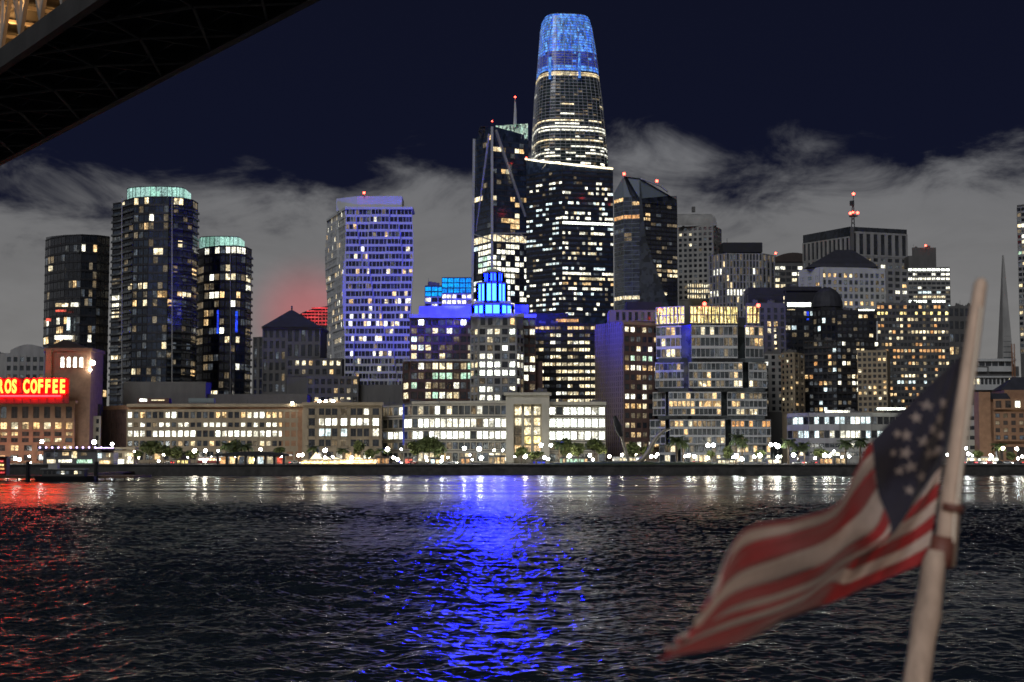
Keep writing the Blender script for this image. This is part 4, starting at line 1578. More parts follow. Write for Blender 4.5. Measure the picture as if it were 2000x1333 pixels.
mb.build('support_frame', 'steel_dark', root)
mb = MB()
a, c = sp_(-300, 768), sp_(134, 738)
mb.box(a.x, c.x, 1.4, 1.6, a.z - 5, c.z)
surf('sign_back', (0.10, 0.01, 0.01), 0.6)
mb.build('back_panel', 'sign_back', root)

# -- narrow white house
b = Bld('house', 'narrow white house squeezed beside the brick tower', 'house', [(173, 745), (197, 745)], 813, 'pale_stone', 14)
fr_px(b, 173, 197, 815, 880, 745, 4, 2, frame='pale_stone', pf=0.5, sf=0.45, lit=0.1)
b.pbox('chimney', 'near_black', 175, 790, 195, 813, 752, 6)
b.done()

# -- long brown blocks
b = Bld('office_building', 'long brown low block with rows of bright windows, left of the palms', 'building', [(197, 775), (248, 760), (592, 757)], 792, 'brick_orange', 34, ref=1)
b.face(0, 5, 5, b.z(905), b.z(800), frame='brick_dark', pf=0.4, sf=0.5, lit=0.06, mats=('lit_warm',), dark='brick_dark', one=True)
KR = dict(frame='tan_stone', pf=0.26, sf=0.44, pd=0.5, sd=0.4, one=True)
fr_px(b, 248, 592, 800, 822, 757.5, 1, 28, lit=0.75, row=0, mats=('lit_bright', 'lit_white', 'lit_cream', 'lit_warm'), **KR)
fr_px(b, 248, 592, 822, 838, 757.5, 1, 28, lit=0.55, row=0, mats=('lit_white', 'lit_white', 'lit_cream', 'lit_warm'), **KR)
fr_px(b, 248, 592, 838, 857, 757.5, 1, 28, lit=0.9, row=0, mats=('lit_bright', 'lit_bright', 'lit_white'), frame='tan_stone', pf=0.22, sf=0.34, pd=0.5, sd=0.4, one=True)
fr_px(b, 248, 592, 857, 876, 757.5, 1, 28, lit=0.25, row=0, mats=('lit_warm', 'lit_cream'), **KR)
fr_px(b, 248, 592, 876, 905, 757.5, 1, 20, lit=0.4, row=0, mats=('lit_warm', 'lit_cream', 'lit_dim'), **KR)
b.pbox('cornice', 'tan_stone', 247, 789, 593, 795, 756.3, 5)
b.pbox('roof_house', 'conc_dark', 240, 746, 402, 792, 775, 14)
b.pbox('roof_house', 'conc_dark', 402, 770, 600, 792, 778, 14)
b.pbox('roof_screen', 'grey_green', 368, 778, 418, 787, 762, 3)
b.pbox('roof_house', 'brick_dark', 268, 778, 330, 789, 764, 6)
b.window(272, 779, 288, 785, 763.8, 'lit_bright')
b.window(295, 780, 322, 784, 763.8, 'lit_cream')
mb = MB()
mb.ball(P(571, 787, 755.5), 0.6)
mb.ball(P(400, 778, 777), 0.5)
b.part('roof_lamp', 'lamp_globe', mb)
b.done()
b = Bld('office_building', 'square brown block of four tidy window rows beside the glass corner', 'building', [(592, 752), (746, 752)], 789, 'tan_stone', 34)
for (va, vb, lt, mm) in ((796, 813, 0.5, ('lit_cream', 'lit_white', 'lit_dim')), (815, 834, 0.9, ('lit_white', 'lit_bright')), (835, 855, 0.85, ('lit_white', 'lit_cool')), (857, 874, 0.15, ('lit_dim',))):
    for (ua, ub, nb) in ((600, 618, 1), (622, 660, 3), (663, 681, 1), (684, 722, 3), (725, 743, 1)):
        fr_px(b, ua, ub, va, vb, 752, 1, nb, frame='tan_stone', pf=0.14 if nb > 1 else 0.3, sf=0.22, pd=0.2, sd=0.2, lit=lt, row=0, mats=mm)
fr_px(b, 600, 743, 880, 905, 752, 1, 8, frame='tan_stone', pf=0.3, sf=0.2, lit=0.5, mats=('lit_warm', 'lit_dim'))
b.pbox('cornice', 'tan_stone', 590, 786, 748, 792, 750.9, 5)
mb = MB()
for uu in (624, 636, 651):
    mb.ball(P(uu, 784, 753), 0.75)
b.part('roof_lamp', 'lamp_globe', mb)
b.pbox('terrace', 'wood', 612, 783, 668, 788, 756, 8)
b.done()

# -- dark striped building
b = Bld('office_building', 'black horizontally banded block with an amber top floor', 'building', [(1040, 848), (1164, 848)], 632, 'near_black', 34)
b.pbox('penthouse', 'near_black', 1040, 612, 1110, 634, 856, 16)
b.window(1085, 623, 1130, 630, 855.4, 'lit_amber')
b.face(0, 11, 11, b.z(790), b.z(634), frame='near_black', pf=0.08, sf=0.5, sd=1.0, pd=0.3, lit=0.65, row=0.4, mats=('lit_cream', 'lit_white', 'lit_cream'), one=True, rows={0: (0.8, 'lit_warm'), 7: (0.9, 'lit_cream'), 8: 0.8}, dim=0.6)
b.done()

# -- brown ribbed corner building
b = Bld('office_building', 'brown finely ribbed building with yellow lit right face, beside the glass boxes', 'building', [(1163, 812), (1218, 790), (1286, 800)], 628, 'brown_panel', 34, ref=1)
b.face(0, 26, 14, frame='brown_panel', pf=0.5, sf=0.22, pd=0.5, sd=0.12, lit=0, dim=0.0, dark='glass_brown', one=False)
b.face(1, 13, 6, b.z(878), b.z(634), frame='brick_dark', pf=0.26, sf=0.42, lit=0.8, row=0.25, mats=('lit_cream', 'lit_warm', 'lit_white'), one=True, dim=0.4, rows={3: (0.4, 'lit_green'), 9: 0.0, 11: (0.6, 'lit_warm')})
b.pbox('penthouse', 'brown_panel', 1190, 606, 1288, 630, 806, 18)
b.pbox('roof_screen', 'near_black', 1224, 590, 1292, 607, 808, 16)
fr_px(b, 1200, 1286, 608, 628, 805.5, 1, 7, frame='brown_panel', pf=0.5, sf=0.2, lit=0.05)
b.done()

# -- stacked glass boxes building with gold lit crown
b = Bld('office_building', 'stacked glass box building with a gold lit lattice crown', 'building', [(1282, 806), (1350, 784), (1492, 796)], 634, 'glass_grey', 36, ref=1)
NB = dict(frame='white_panel', pf=0.12, sf=0.26, pd=0.25, sd=0.6, one=True, dark='glass_grey', dim=0.5)
A0, A1, A2 = b.pts
tiers = [(636, 700, 3, 1284, 1338, 1350, 1440, 1455, 1493, 0.0), (708, 758, 3, 1282, 1338, 1345, 1450, 1462, 1500, 0.8),
         (766, 812, 3, 1278, 1300, 1306, 1408, 1420, 1500, 1.6), (820, 868, 3, 1272, 1300, 1308, 1416, 1428, 1508, 2.4), (868, 905, 2, 1290, 1320, 1330, 1416, 1428, 1508, 1.0)]
for ti, (va, vb, nf, l0, l1, m0, m1, r0, r1, out) in enumerate(tiers):
    for (ua, ub, D_, nb, kk) in ((l0, l1, 790 - out, max(3, int((l1 - l0) / 8)), 0), (m0, m1, 783 - out, int((m1 - m0) / 8.5), 1), (r0, r1, 787 - out, int((r1 - r0) / 8.5), 2)):
        p, q = P(ua, va, D_), P(ub, va, D_)
        dd0 = 6 if kk == 0 else 0
        a_, c_ = Vector((p.x, D_ + dd0)), Vector((q.x, D_ + (5 if kk == 2 else 0)))
        mb = MB()
        zz0, zz1 = b.z(vb, D_), b.z(va, D_)
        mb.hexa([(a_.x, a_.y, zz0), (c_.x, c_.y, zz0), (c_.x, 812, zz0), (a_.x, 812, zz0)], [(a_.x, a_.y, zz1), (c_.x, c_.y, zz1), (c_.x, 812, zz1), (a_.x, 812, zz1)])
        b.part('glass_box', 'glass_grey', mb)
        rows = {}
        warm = ('lit_warm', 'lit_cream')
        lt = 0.12
        if ti == 0:
            rows = {0: 0.35, 1: (0.55, 'lit_warm') if kk == 2 else 0.1}
        if ti == 2:
            rows = {1: (0.85, 'lit_warm') if kk else 0.3, 0: 0.15}
        if ti == 3:
            rows = {0: (0.8, 'lit_amber') if kk == 2 else 0.2}
        if ti == 4:
            rows = {1: (0.8, 'lit_cream'), 0: 0.4}
        b.face(0, nf, nb, zz0, zz1, a=a_, b=c_, lit=lt, row=0.6, mats=warm, rows=rows, **NB)
# open storeys between the boxes
for (va, vb) in ((700, 708), (758, 766), (812, 820)):
    b.pbox('recessed_floor', 'glass_grey', 1286, va, 1494, vb, 786.5, 20)
# gold crown
for (ua, ub, D_, nb, dl, dr) in ((1284, 1337, 790, 8, 8, 0), (1347, 1442, 783, 13, 0, 3), (1458, 1484, 788, 4, 0, 2)):
    p, q = P(ua, 600, D_), P(ub, 600, D_)
    a_, c_ = Vector((p.x, D_ + dl)), Vector((q.x, D_ + dr))
    zz0, zz1 = b.z(632, D_), b.z(598, D_)
    b.face(0, 2, nb, zz0, zz1, a=a_, b=c_, frame='canvas', pf=0.3, sf=0.16, pd=0.3, sd=0.2, lit=1.0, row=0, mats=('lit_gold',), one=True, dim=0)
    mb = MB()
    for k in range(nb):
        if R.random() < 0.75:
            t = (k + R.random()) / nb
            x, y = a_.x + (c_.x - a_.x) * t, a_.y + (c_.y - a_.y) * t - 0.5
            mb.bar((x, y, zz0 + .5), (x + R.uniform(-1, 1), y, zz1 - .4), 0.5)
    b.part('crown_strut', 'wood', mb)
for (uu, vv) in ((1289, 606), (1376, 594), (1481, 597)):
    b.red(uu, vv, 782, 1.0)
b.done()
b = Bld('office_building', 'plain grey slab directly behind the glass boxes at their right', 'building', [(1490, 850), (1530, 850)], 690, 'conc_dark', 20)
b.face(0, 9, 3, b.z(805), b.z(692), frame='conc', pf=0.5, sf=0.4, lit=0.05, one=True)
b.done()

# -- brick corner block with the blue lit spire
b = Bld('office_building', 'dark brick setback block adjoining the blue spire on its left', 'building', [(788, 812), (800, 800), (926, 796)], 704, 'brick_dark', 34, ref=1)
b.pbox('upper_block', 'brick_dark', 800, 618, 926, 706, 803, 28)
IR = dict(frame='brick_dark', pf=0.16, sf=0.3, one=True)
fr_px(b, 802, 926, 622, 704, 803, 5, 9, lit=0.45, row=0.4, mats=('lit_cream', 'lit_white', 'lit_cool'), rows={0: (0.45, 'lit_bright')}, dim=0.5, **IR)
fr_px(b, 802, 926, 706, 782, 795.4, 4, 9, lit=0.55, row=0.4, mats=('lit_cream', 'lit_white', 'lit_green'), dim=0.5, **IR)
b.face(0, 4, 1, b.z(782), b.z(706), lit=0.4, mats=('lit_cream',), **IR)
b.pbox('cornice', 'conc', 798, 614, 927, 621, 801.6, 8)
b.pbox('cornice', 'conc', 787, 702, 927, 706, 794.6, 6)
b.pbox('penthouse', 'conc', 818, 598, 926, 616, 809, 14)
b.done()

b = Bld('clock_spire_building', 'corner building rising to tiered spire lit bright blue', 'building', [(920, 790), (935, 782), (1008, 782), (1022, 792)], 616, 'conc', 30, ref=1)
b.root.name = 'spire_building'
SR = dict(frame='conc', pf=0.24, sf=0.3, one=True)
b.face(0, 9, 2, b.z(785), b.z(640), lit=0.25, mats=('lit_cream',), dim=0.5, **SR)
b.face(1, 9, 5, b.z(785), b.z(640), lit=0.5, row=0.6, mats=('lit_white', 'lit_cream', 'lit_bright'), rows={0: 0.6, 4: (0.9, 'lit_bright'), 5: (0.95, 'lit_bright')}, dim=0.5, **SR)
b.face(2, 9, 2, b.z(785), b.z(640), lit=0.3, mats=('lit_white',), dim=0.5, **SR)
b.pbox('cornice', 'conc', 918, 612, 1024, 619, 780.2, 10)
# arcaded attic
fr_px(b, 936, 1008, 620, 637, 781.9, 1, 5, frame='conc', pf=0.35, sf=0.15, lit=0.2)
# tiers of the spire: drum, colonnade, lantern


def tier(u0, u1, v0, v1, D_, cols, core, wallm, colw=2.2, name='spire_tier'):
    uc, hw = (u0 + u1) / 2, (u1 - u0) / 2
    c = P(uc, v0, D_ + 9)
    r = hw * (D_ + 9) / FPX
    z0_, z1_ = b.z(v1, D_), b.z(v0, D_)
    mb = MB()
    n = 8
    ring = [(c.x + r * 1.04 * math.cos(math.pi / 8 + k * math.pi / 4), c.y + r * 1.04 * math.sin(math.pi / 8 + k * math.pi / 4)) for k in range(8)]
    rin = [(c.x + (x - c.x) * 0.90, c.y + (y - c.y) * 0.90) for x, y in ring]
    mb.hexa([(x, y, z0_) for x, y in rin], [(x, y, z1_) for x, y in rin])
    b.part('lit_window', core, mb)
    fm = MB()
    for k in range(8):
        a_, c_ = ring[k], ring[(k + 1) % 8]
        for j in range(cols + 1):
            t = j / cols
            x, y = a_[0] + (c_[0] - a_[0]) * t, a_[1] + (c_[1] - a_[1]) * t
            fm.bar((x, y, z0_), (x, y, z1_), 1.5 if j in (0, cols) else 0.8)
    o_ = [(c.x + (x - c.x) * 1.06, c.y + (y - c.y) * 1.06) for x, y in ring]
    hh = (z1_ - z0_)
    fm.hexa([(x, y, z1_ - 0.05) for x, y in o_], [(x, y, z1_ + 0.9) for x, y in o_])
    fm.hexa([(x, y, z0_ - 0.5) for x, y in o_], [(x, y, z0_ + 0.3) for x, y in o_])
    b.part(name, wallm, fm)
    return c, r, z1_


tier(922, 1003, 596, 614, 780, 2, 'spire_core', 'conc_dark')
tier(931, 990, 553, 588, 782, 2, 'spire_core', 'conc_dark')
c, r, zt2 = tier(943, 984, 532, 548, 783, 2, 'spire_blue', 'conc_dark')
mb = MB()
ring = [(c.x + r * math.cos(math.pi / 8 + k * math.pi / 4), c.y + r * math.sin(math.pi / 8 + k * math.pi / 4)) for k in range(8)]
mb.hexa([(x, y, zt2 + 0.9) for x, y in ring], [(c.x + (x - c.x) * .25, c.y + (y - c.y) * .25, zt2 + 2.8) for x, y in ring])
b.part('spire_roof', 'white_panel', mb)
b.pbox('parapet', 'white_panel', 926, 588, 998, 596, 784, 14)
b.done()
spire = b
SPX = c
# flood lamps on the spire: blue light thrown over the roofs and the white tower


def flood(name, loc, aim, power, size, blend=0.5, r=0.8, col=(0.02, 0.03, 1.0)):
    l = bpy.data.lights.new(name, 'SPOT')
    l.energy = power
    l.color = col
    l.spot_size = math.radians(size)
    l.spot_blend = blend
    l.shadow_soft_size = r
    o = bpy.data.objects.new(name, l)
    COL.objects.link(o)
    o.location = loc
    d = Vector(aim) - Vector(loc)
    o.rotation_euler = d.to_track_quat('-Z', 'Y').to_euler()
    return o


zb_ = b.z(600, 782)
flood('blue_flood', (P(915, 590, 778).x, 786, b.z(575, 782)), P(725, 560, 985), 6.8e5, 42, col=(0.015, 0.02, 1.0))
flood('blue_flood', (P(1078, 785, 752).x, 752, b.z(784, 752)), P(1325, 680, 795), 1.6e5, 22, 1.0, col=(0.12, 0.13, 1.0))  # added flood on the low front roof, turns the glass boxes blue
flood('blue_flood', (P(905, 590, 778).x, 792, b.z(560, 782)), P(850, 640, 803), 1.3e4, 110)
flood('blue_flood', (P(1015, 590, 778).x, 800, b.z(560, 782)), P(1050, 612, 850), 3.0e4, 50, 0.9)
flood('blue_flood', (P(1020, 590, 778).x, 800, b.z(560, 782)), P(1240, 600, 830), 4.0e3, 40, 0.9, col=(0.15, 0.12, 1.0))
flood('blue_flood', (P(1010, 590, 778).x, 840, b.z(520, 782)), P(1500, 575, 905), 2.5e5, 26, 0.9, col=(0.2, 0.15, 1.0))
# uplights at the foot of the spire, seen as its own glow
for dx in (-12, -4, 4, 12):
    flood('spire_uplight', (SPX.x + dx, 768, b.z(622, 768)), (SPX.x + dx * 0.3, 786, b.z(560, 782)), 1.6e4, 80, r=0.4)

b = Bld('office_building', 'dark brick block adjoining the blue spire on its right', 'building', [(1006, 797), (1046, 797)], 618, 'brick_dark', 30)
fr_px(b, 1008, 1046, 622, 783, 797, 9, 3, lit=0.4, row=0.4, mats=('lit_cream', 'lit_white'), dim=0.5, **IR)
b.pbox('cornice', 'conc', 1004, 614, 1048, 621, 795.6, 8)
b.pbox('penthouse', 'conc', 1005, 596, 1032, 616, 803, 14)
b.pbox('upper_block', 'brick_dark', 1046, 706, 1060, 783, 800, 20, z0=GZ)
b.done()

# -- long white lit front with stone portal
b = Bld('office_building', 'long curved glass front with bright white rooms beside the stone portal', 'building',
        [(748, 778), (790, 762), (806, 752), (860, 746), (990, 744)], 786, 'conc_dark', 34, ref=3)
JR = dict(frame='pale_stone', pf=0.14, sf=0.26, pd=0.35, sd=0.5, one=True, dark='glass_grey')
for i, nb in enumerate((4, 2, 5, 11)):
    for (va, vb, lt, mm) in ((790, 813, 0.55, ('lit_white', 'lit_cream', 'lit_bright')), (815, 838, 0.9, ('lit_bright', 'lit_white')), (840, 860, 0.9, ('lit_bright', 'lit_white')), (862, 880, 0.3, ('lit_cream', 'lit_dim')), (882, 904, 0.55, ('lit_cream', 'lit_warm'))):
        b.face(i, 1, nb, b.z(vb), b.z(va), lit=lt * (0.5 if i < 2 else 1), row=0, mats=mm, dim=0.5, **JR)
b.face(3, 1, 1, b.z(789), b.z(784), frame='pale_stone', pf=0, sf=1.0, sd=1.1, lit=0, dim=0)
b.face(2, 1, 1, b.z(789), b.z(784), frame='pale_stone', pf=0, sf=1.0, sd=1.1, lit=0, dim=0)
b.bars('blue_lit_pier', 'led_blue_dim', [(P(788, 790, 760.5), P(788, 870, 760.5))], 0.9)
b.done()
b = Bld('office_building', 'bright glass front continuing right of the stone portal', 'building', [(1072, 744), (1182, 746)], 790, 'conc_dark', 34)
for (va, vb, lt, mm) in ((793, 813, 0.75, ('lit_white', 'lit_cool', 'lit_bright')), (815, 838, 0.9, ('lit_bright', 'lit_bright')), (840, 862, 0.85, ('lit_bright', 'lit_white')), (864, 882, 0.4, ('lit_cream', 'lit_green')), (884, 904, 0.5, ('lit_cream',))):
    b.face(0, 1, 8, b.z(vb), b.z(va), lit=lt, row=0, mats=mm, dim=0.5, **JR)
b.pbox('cornice', 'pale_stone', 1071, 785, 1184, 791, 742.6, 6)
b.done()
b = Bld('portal_building', 'tall pale stone portal with three lit bays', 'building', [(988, 740), (1073, 740)], 769, None, 30)
p0, p1 = P(988, 769, 738), P(1073, 769, 738)
mb = MB()
zz = b.z(769)
w0, w1 = P(1003, 800, 738).x, P(1058, 800, 738).x
mb.box(p0.x, w0, 738, 770, GZ, b.z(790))
mb.box(w1, p1.x, 738, 770, GZ, b.z(790))
mb.box(p0.x, p1.x, 738, 770, b.z(790), zz)
mb.box(w0, w1, 746, 770, GZ, b.z(790))
b.part('wall', 'pale_stone', mb)
b.pbox('cornice', 'pale_stone', 984, 767, 1077, 772, 736.8, 8)
for k in range(3):
    u0 = 1005 + k * 18.5
    for (va, vb, m) in ((794, 812, 'lit_cream'), (816, 832, 'lit_cream'), (834, 850, 'lit_cream' if k else 'lit_dim'), (852, 868, 'lit_gold' if k else 'lit_dim'), (870, 886, 'lit_warm')):
        b.window(u0, va, u0 + 14, vb, 745.9, m)
    if k:
        p = P(u0 - 2.2, 790, 742)
        mb = MB()
        mb.tube([(p.x, 742, GZ), (p.x, 742, b.z(790))], [0.75, 0.62], 10)
        b.part('column', 'pale_stone', mb, smooth=True)
b.done()

# -- right hand brick building
b = Bld('office_building', 'tan brick building with gabled roofs, right of the flagpole', 'building', [(1925, 752), (2120, 748)], 778, 'brick_orange', 30)
fr_px(b, 1940, 2110, 780, 800, 747.5, 1, 9, frame='brick_orange', pf=0.4, sf=0.3, lit=0.15, mats=('lit_white',), dark='glass_brown')
fr_px(b, 1940, 2110, 805, 862, 747.5, 4, 11, frame='brick_orange', pf=0.42, sf=0.42, lit=0.08, mats=('lit_cream',), dark='glass_brown', dim=0.6)
fr_px(b, 1940, 2110, 868, 904, 747.5, 1, 8, frame='brick_orange', pf=0.3, sf=0.3, lit=0.6, mats=('lit_warm', 'lit_cream'), dark='glass_brown')
b.pbox('corner_turret', 'brick_orange', 1912, 766, 1934, 805, 748, 8, z0=GZ)
mb = MB()
g0, g1, ga = P(1954, 762, 760), P(2040, 762, 760), P(1989, 736, 760)
mb.hexa([(g0.x, 760, g0.z), (g1.x, 760, g0.z), (g1.x, 775, g0.z), (g0.x, 775, g0.z)], [(ga.x - .5, 766, ga.z), (ga.x + 5, 766, ga.z), (ga.x + 5, 768, ga.z), (ga.x - .5, 768, ga.z)])
mb.hexa(r4(1918, 1968, b.z(780, 750), 750, 760), r4(1930, 1960, b.z(768, 750), 754, 757))
b.part('roof', 'slate_roof', mb)
b.pbox('gable_wall', 'brick_orange', 1962, 762, 2040, 780, 756, 20)
b.done()
b = Bld('parking_building', 'pale concrete parking deck with dark open slots behind the flagpole', 'building', [(1868, 770), (1915, 766)], 792, 'pale_stone', 26, ref=0)
b.face(0, 4, 2, b.z(884), b.z(808), frame='pale_stone', pf=0.1, sf=0.6, lit=0.1, mats=('lit_cream',), dark='near_black', dim=0)
b.done()

# ------------------------------------------------------------------ bridge overhead
BZ = 65.0
eA, eB = Pz(0, 322, BZ), Pz(620, 0, BZ)
nA, nB = Pz(0, 130, BZ), Pz(200, 0, BZ)
dv = (eB - eA)
dv.z = 0
dv.normalize()
wv = Vector((dv.y, -dv.x, 0))
if (nA - eA).dot(wv) < 0:
    wv = -wv
W = ((nA - eA).dot(wv) + (nB - eA).dot(wv)) / 2
root = thing('suspension_bridge', 'dark steel double deck bridge span crossing overhead at upper left', 'bridge', (eA.x, eA.y, 0))


def L(s, w, z):
    p = dv * s + wv * w
    return Vector((p.x, p.y, z))


def bbox(mb, s0, s1, w0, w1, z0, z1, mi=0):
    c = [(s0, w0), (s1, w0), (s1, w1), (s0, w1)]
    if dv.cross(wv).z < 0:
        c = c[::-1]
    mb.hexa([L(s, w, z0) for s, w in c], [L(s, w, z1) for s, w in c], mi)


S0, S1 = -420, 330
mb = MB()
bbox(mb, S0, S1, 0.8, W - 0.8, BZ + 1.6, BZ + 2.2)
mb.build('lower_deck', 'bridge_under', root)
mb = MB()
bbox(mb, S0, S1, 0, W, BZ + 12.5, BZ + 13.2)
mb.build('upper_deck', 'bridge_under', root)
for w_ in (0.0, W - 0.8):
    mb = MB()
    bbox(mb, S0, S1, w_, w_ + 0.8, BZ, BZ + 1.3)
    bbox(mb, S0, S1, w_ - 0.25, w_ + 1.05, BZ - 0.12, BZ + 0.1)
    bbox(mb, S0, S1, w_ + 0.1, w_ + 0.7, BZ + 1.3, BZ + 3.1)
    mb.build('edge_girder', 'bridge_steel', root)
for w_ in (0.1, W - 0.7):
    mb = MB()
    bbox(mb, S0, S1, w_, w_ + 0.6, BZ + 11.6, BZ + 12.4)
    k = S0
    while k < S1:
        mb.bar(L(k, w_ + 0.3, BZ + 3.1), L(k, w_ + 0.3, BZ + 11.6), 0.45)
        mb.bar(L(k, w_ + 0.3, BZ + 3.1), L(k + 4.5, w_ + 0.3, BZ + 11.6), 0.5)
        mb.bar(L(k + 9, w_ + 0.3, BZ + 3.1), L(k + 4.5, w_ + 0.3, BZ + 11.6), 0.5)
        k += 9
    mb.build('side_truss', 'bridge_truss', root)
fb, lt_ = MB(), MB()
k = S0
j = 0
while k < S1 - 9:
    bbox(fb, k, k + 0.35, 0.8, W - 0.8, BZ + 0.35, BZ + 1.6)
    if j % 2 == 0:
        lt_.bar(L(k, 0.8, BZ + 0.2), L(k + 18, W / 2, BZ + 0.2), 0.32)
        lt_.bar(L(k, W - 0.8, BZ + 0.2), L(k + 18, W / 2, BZ + 0.2), 0.32)
        lt_.bar(L(k + 9, 0.8, BZ + 0.22), L(k, W / 2, BZ + 0.22), 0.25)
        lt_.bar(L(k + 9, W - 0.8, BZ + 0.22), L(k, W / 2, BZ + 0.22), 0.25)
    k += 9
    j += 1
for q in (0.25, 0.5, 0.75):
    bbox(fb, S0, S1, W * q - 0.15, W * q + 0.15, BZ + 0.8, BZ + 1.62)
fb.build('floor_beams', 'bridge_steel', root)
lt_.build('lateral_bracing', 'bridge_brace', root)
# inside bracing between the decks, lit by sodium lamps
mb = MB()
k = S0 + 2
while k < S1:
    mb.bar(L(k, 1.0, BZ + 11.9), L(k, W - 1.0, BZ + 11.9), 0.5)
    mb.bar(L(k, W - 1.0, BZ + 9), L(k, W - 5, BZ + 11.8), 0.4)
    mb.bar(L(k, 1.0, BZ + 9), L(k, 5, BZ + 11.8), 0.4)
    k += 9
mb.build('sway_bracing', 'bridge_truss', root)
mb = MB()
for k in range(-60, 160, 18):
    mb.ball(L(k, W * 0.5, BZ + 11.2), 0.35)
mb.build('deck_lamps', 'sodium', root)
for k in range(-40, 120, 20):
    l = bpy.data.lights.new('deck_lamp_light', 'POINT')
    l.energy = 2200
    l.color = (1.0, 0.50, 0.16)
    l.shadow_soft_size = 0.4
    o = bpy.data.objects.new('deck_lamp_light', l)
    COL.objects.link(o)
    o.parent = root
    o.location = L(k, W * 0.72, BZ + 9.6)

# ------------------------------------------------------------------ trees
def leaf_crown(seed, n, rx, rz, zc_, leaf=0.55, mat='leaf_dark', lobes=7):
    g = random.Random(seed)
    mb = MB()
    ls = []
    for k in range(lobes):
        a = g.uniform(0, 6.28)
        rr = g.uniform(0, 0.62)
        ls.append((rx * rr * math.cos(a), rx * rr * math.sin(a), zc_ + rz * g.uniform(-0.45, 0.6), g.uniform(0.36, 0.6)))
    for k in range(n):
        lx, ly, lz, lr = g.choice(ls)
        d = Vector((g.gauss(0, 1), g.gauss(0, 1), g.gauss(0, 1))).normalized() * (g.uniform(0.55, 1.08))
        c_ = Vector((lx + d.x * rx * lr, ly + d.y * rx * lr, lz + d.z * rz * lr * 1.1))
        a = Vector((g.gauss(0, 1), g.gauss(0, 1), g.gauss(0, .5))).normalized()
        b_ = a.cross(Vector((g.gauss(0, 1), g.gauss(0, 1), g.gauss(0, 1)))).normalized()
        s_ = leaf * g.uniform(0.6, 1.4)
        mb.quad(c_ - a * s_, c_ - b_ * s_ * .6, c_ + a * s_, c_ + b_ * s_ * .6)
    return mb


def make_tree(name, label, seed, h, rx, n=900, mat='leaf_dark'):
    t = thing(name, label, 'tree', (0, 0, 0))
    g = random.Random(seed)
    mb = MB()
    th = h * 0.45
    mb.tube([(0, 0, 0), (0.1, 0, th * .5), (0.05, 0.1, th), (0.1, 0, h * .7)], [0.28, 0.22, 0.17, 0.06], 7)
    for k in range(6):
        a = g.uniform(0, 6.28)
        z = th * g.uniform(0.7, 1.2)
        mb.tube([(0.05, 0, z), (math.cos(a) * rx * .35, math.sin(a) * rx * .35, z + h * .14), (math.cos(a) * rx * .7, math.sin(a) * rx * .7, z + h * .28)], [0.12, 0.08, 0.03], 5)
    mb.build('trunk', 'bark', t)
    cr = leaf_crown(seed, n, rx, h * 0.34, h * 0.68)
    cr.build('crown', mat, t)
    return t


def make_palm(name, label, seed, h):
    t = thing(name, label, 'palm tree', (0, 0, 0))
    g = random.Random(seed)
    mb = MB()
    mb.tube([(0, 0, 0), (0.05, 0, h * .4), (0.1, 0.05, h * .8), (0.1, 0, h)], [0.42, 0.3, 0.3, 0.42], 8)
    mb.build('trunk', 'bark', t)
    mb = MB()
    for k in range(46):
        a = g.uniform(0, 6.28)
        up = g.uniform(-0.5, 1.1)
        Lf = g.uniform(2.2, 3.0)
        d = Vector((math.cos(a), math.sin(a), 0))
        side = Vector((-d.y, d.x, 0))
        pts = []
        for j in range(6):
            s_ = j / 5
            pts.append(Vector((0.1, 0, h + 0.1)) + d * Lf * s_ + Vector((0, 0, up * Lf * s_ * 0.75 - 1.7 * s_ * s_ * (1.1 if up < .5 else .8))))
        for j in range(5):
            w0, w1 = 0.50 * math.sin(math.pi * (0.12 + 0.8 * j / 5)), 0.50 * math.sin(math.pi * (0.12 + 0.8 * (j + 1) / 5))
            dz = Vector((0, 0, -0.25))
            mb.quad(pts[j], pts[j + 1], pts[j + 1] + side * w1 + dz, pts[j] + side * w0 + dz)
            mb.quad(pts[j], pts[j] - side * w0 + dz, pts[j + 1] - side * w1 + dz, pts[j + 1])
    mb.build('crown', 'palm_leaf', t)
    return t


ORD = ['leftmost', 'second', 'third', 'fourth', 'fifth', 'sixth', 'seventh', 'eighth', 'ninth', 'tenth', 'eleventh', 'twelfth', 'thirteenth', 'fourteenth', 'fifteenth', 'sixteenth', 'seventeenth', 'eighteenth', 'nineteenth', 'twentieth']
ZONES = [(-200, 180, 'brick tower'), (180, 592, 'long brown low block'), (592, 748, 'square brown block'), (748, 988, 'curved glass front'), (988, 1074, 'stone portal'), (1074, 1184, 'glass front right of the portal'),
         (1184, 1284, 'brown ribbed building'), (1284, 1510, 'stacked glass boxes'), (1510, 1850, 'long curved terrace'), (1850, 2300, 'tan gabled building')]


def zone_labels(us, noun, extra=None):
    """label for each u, counting from the left inside the zone it stands before"""
    out = [None] * len(us)
    for (a, b_, nm) in ZONES:
        idx = sorted([i for i, u in enumerate(us) if a <= u < b_], key=lambda i: us[i])
        for k, i in enumerate(idx):
            q = extra[i] + ' ' if extra else ''
            out[i] = (f'{q}{noun} standing alone before the {nm}' if len(idx) == 1 else f'{q}{noun} before the {nm}, {ORD[k]} from the left' if k else f'{q}{noun} before the {nm}, the leftmost one')
    return out


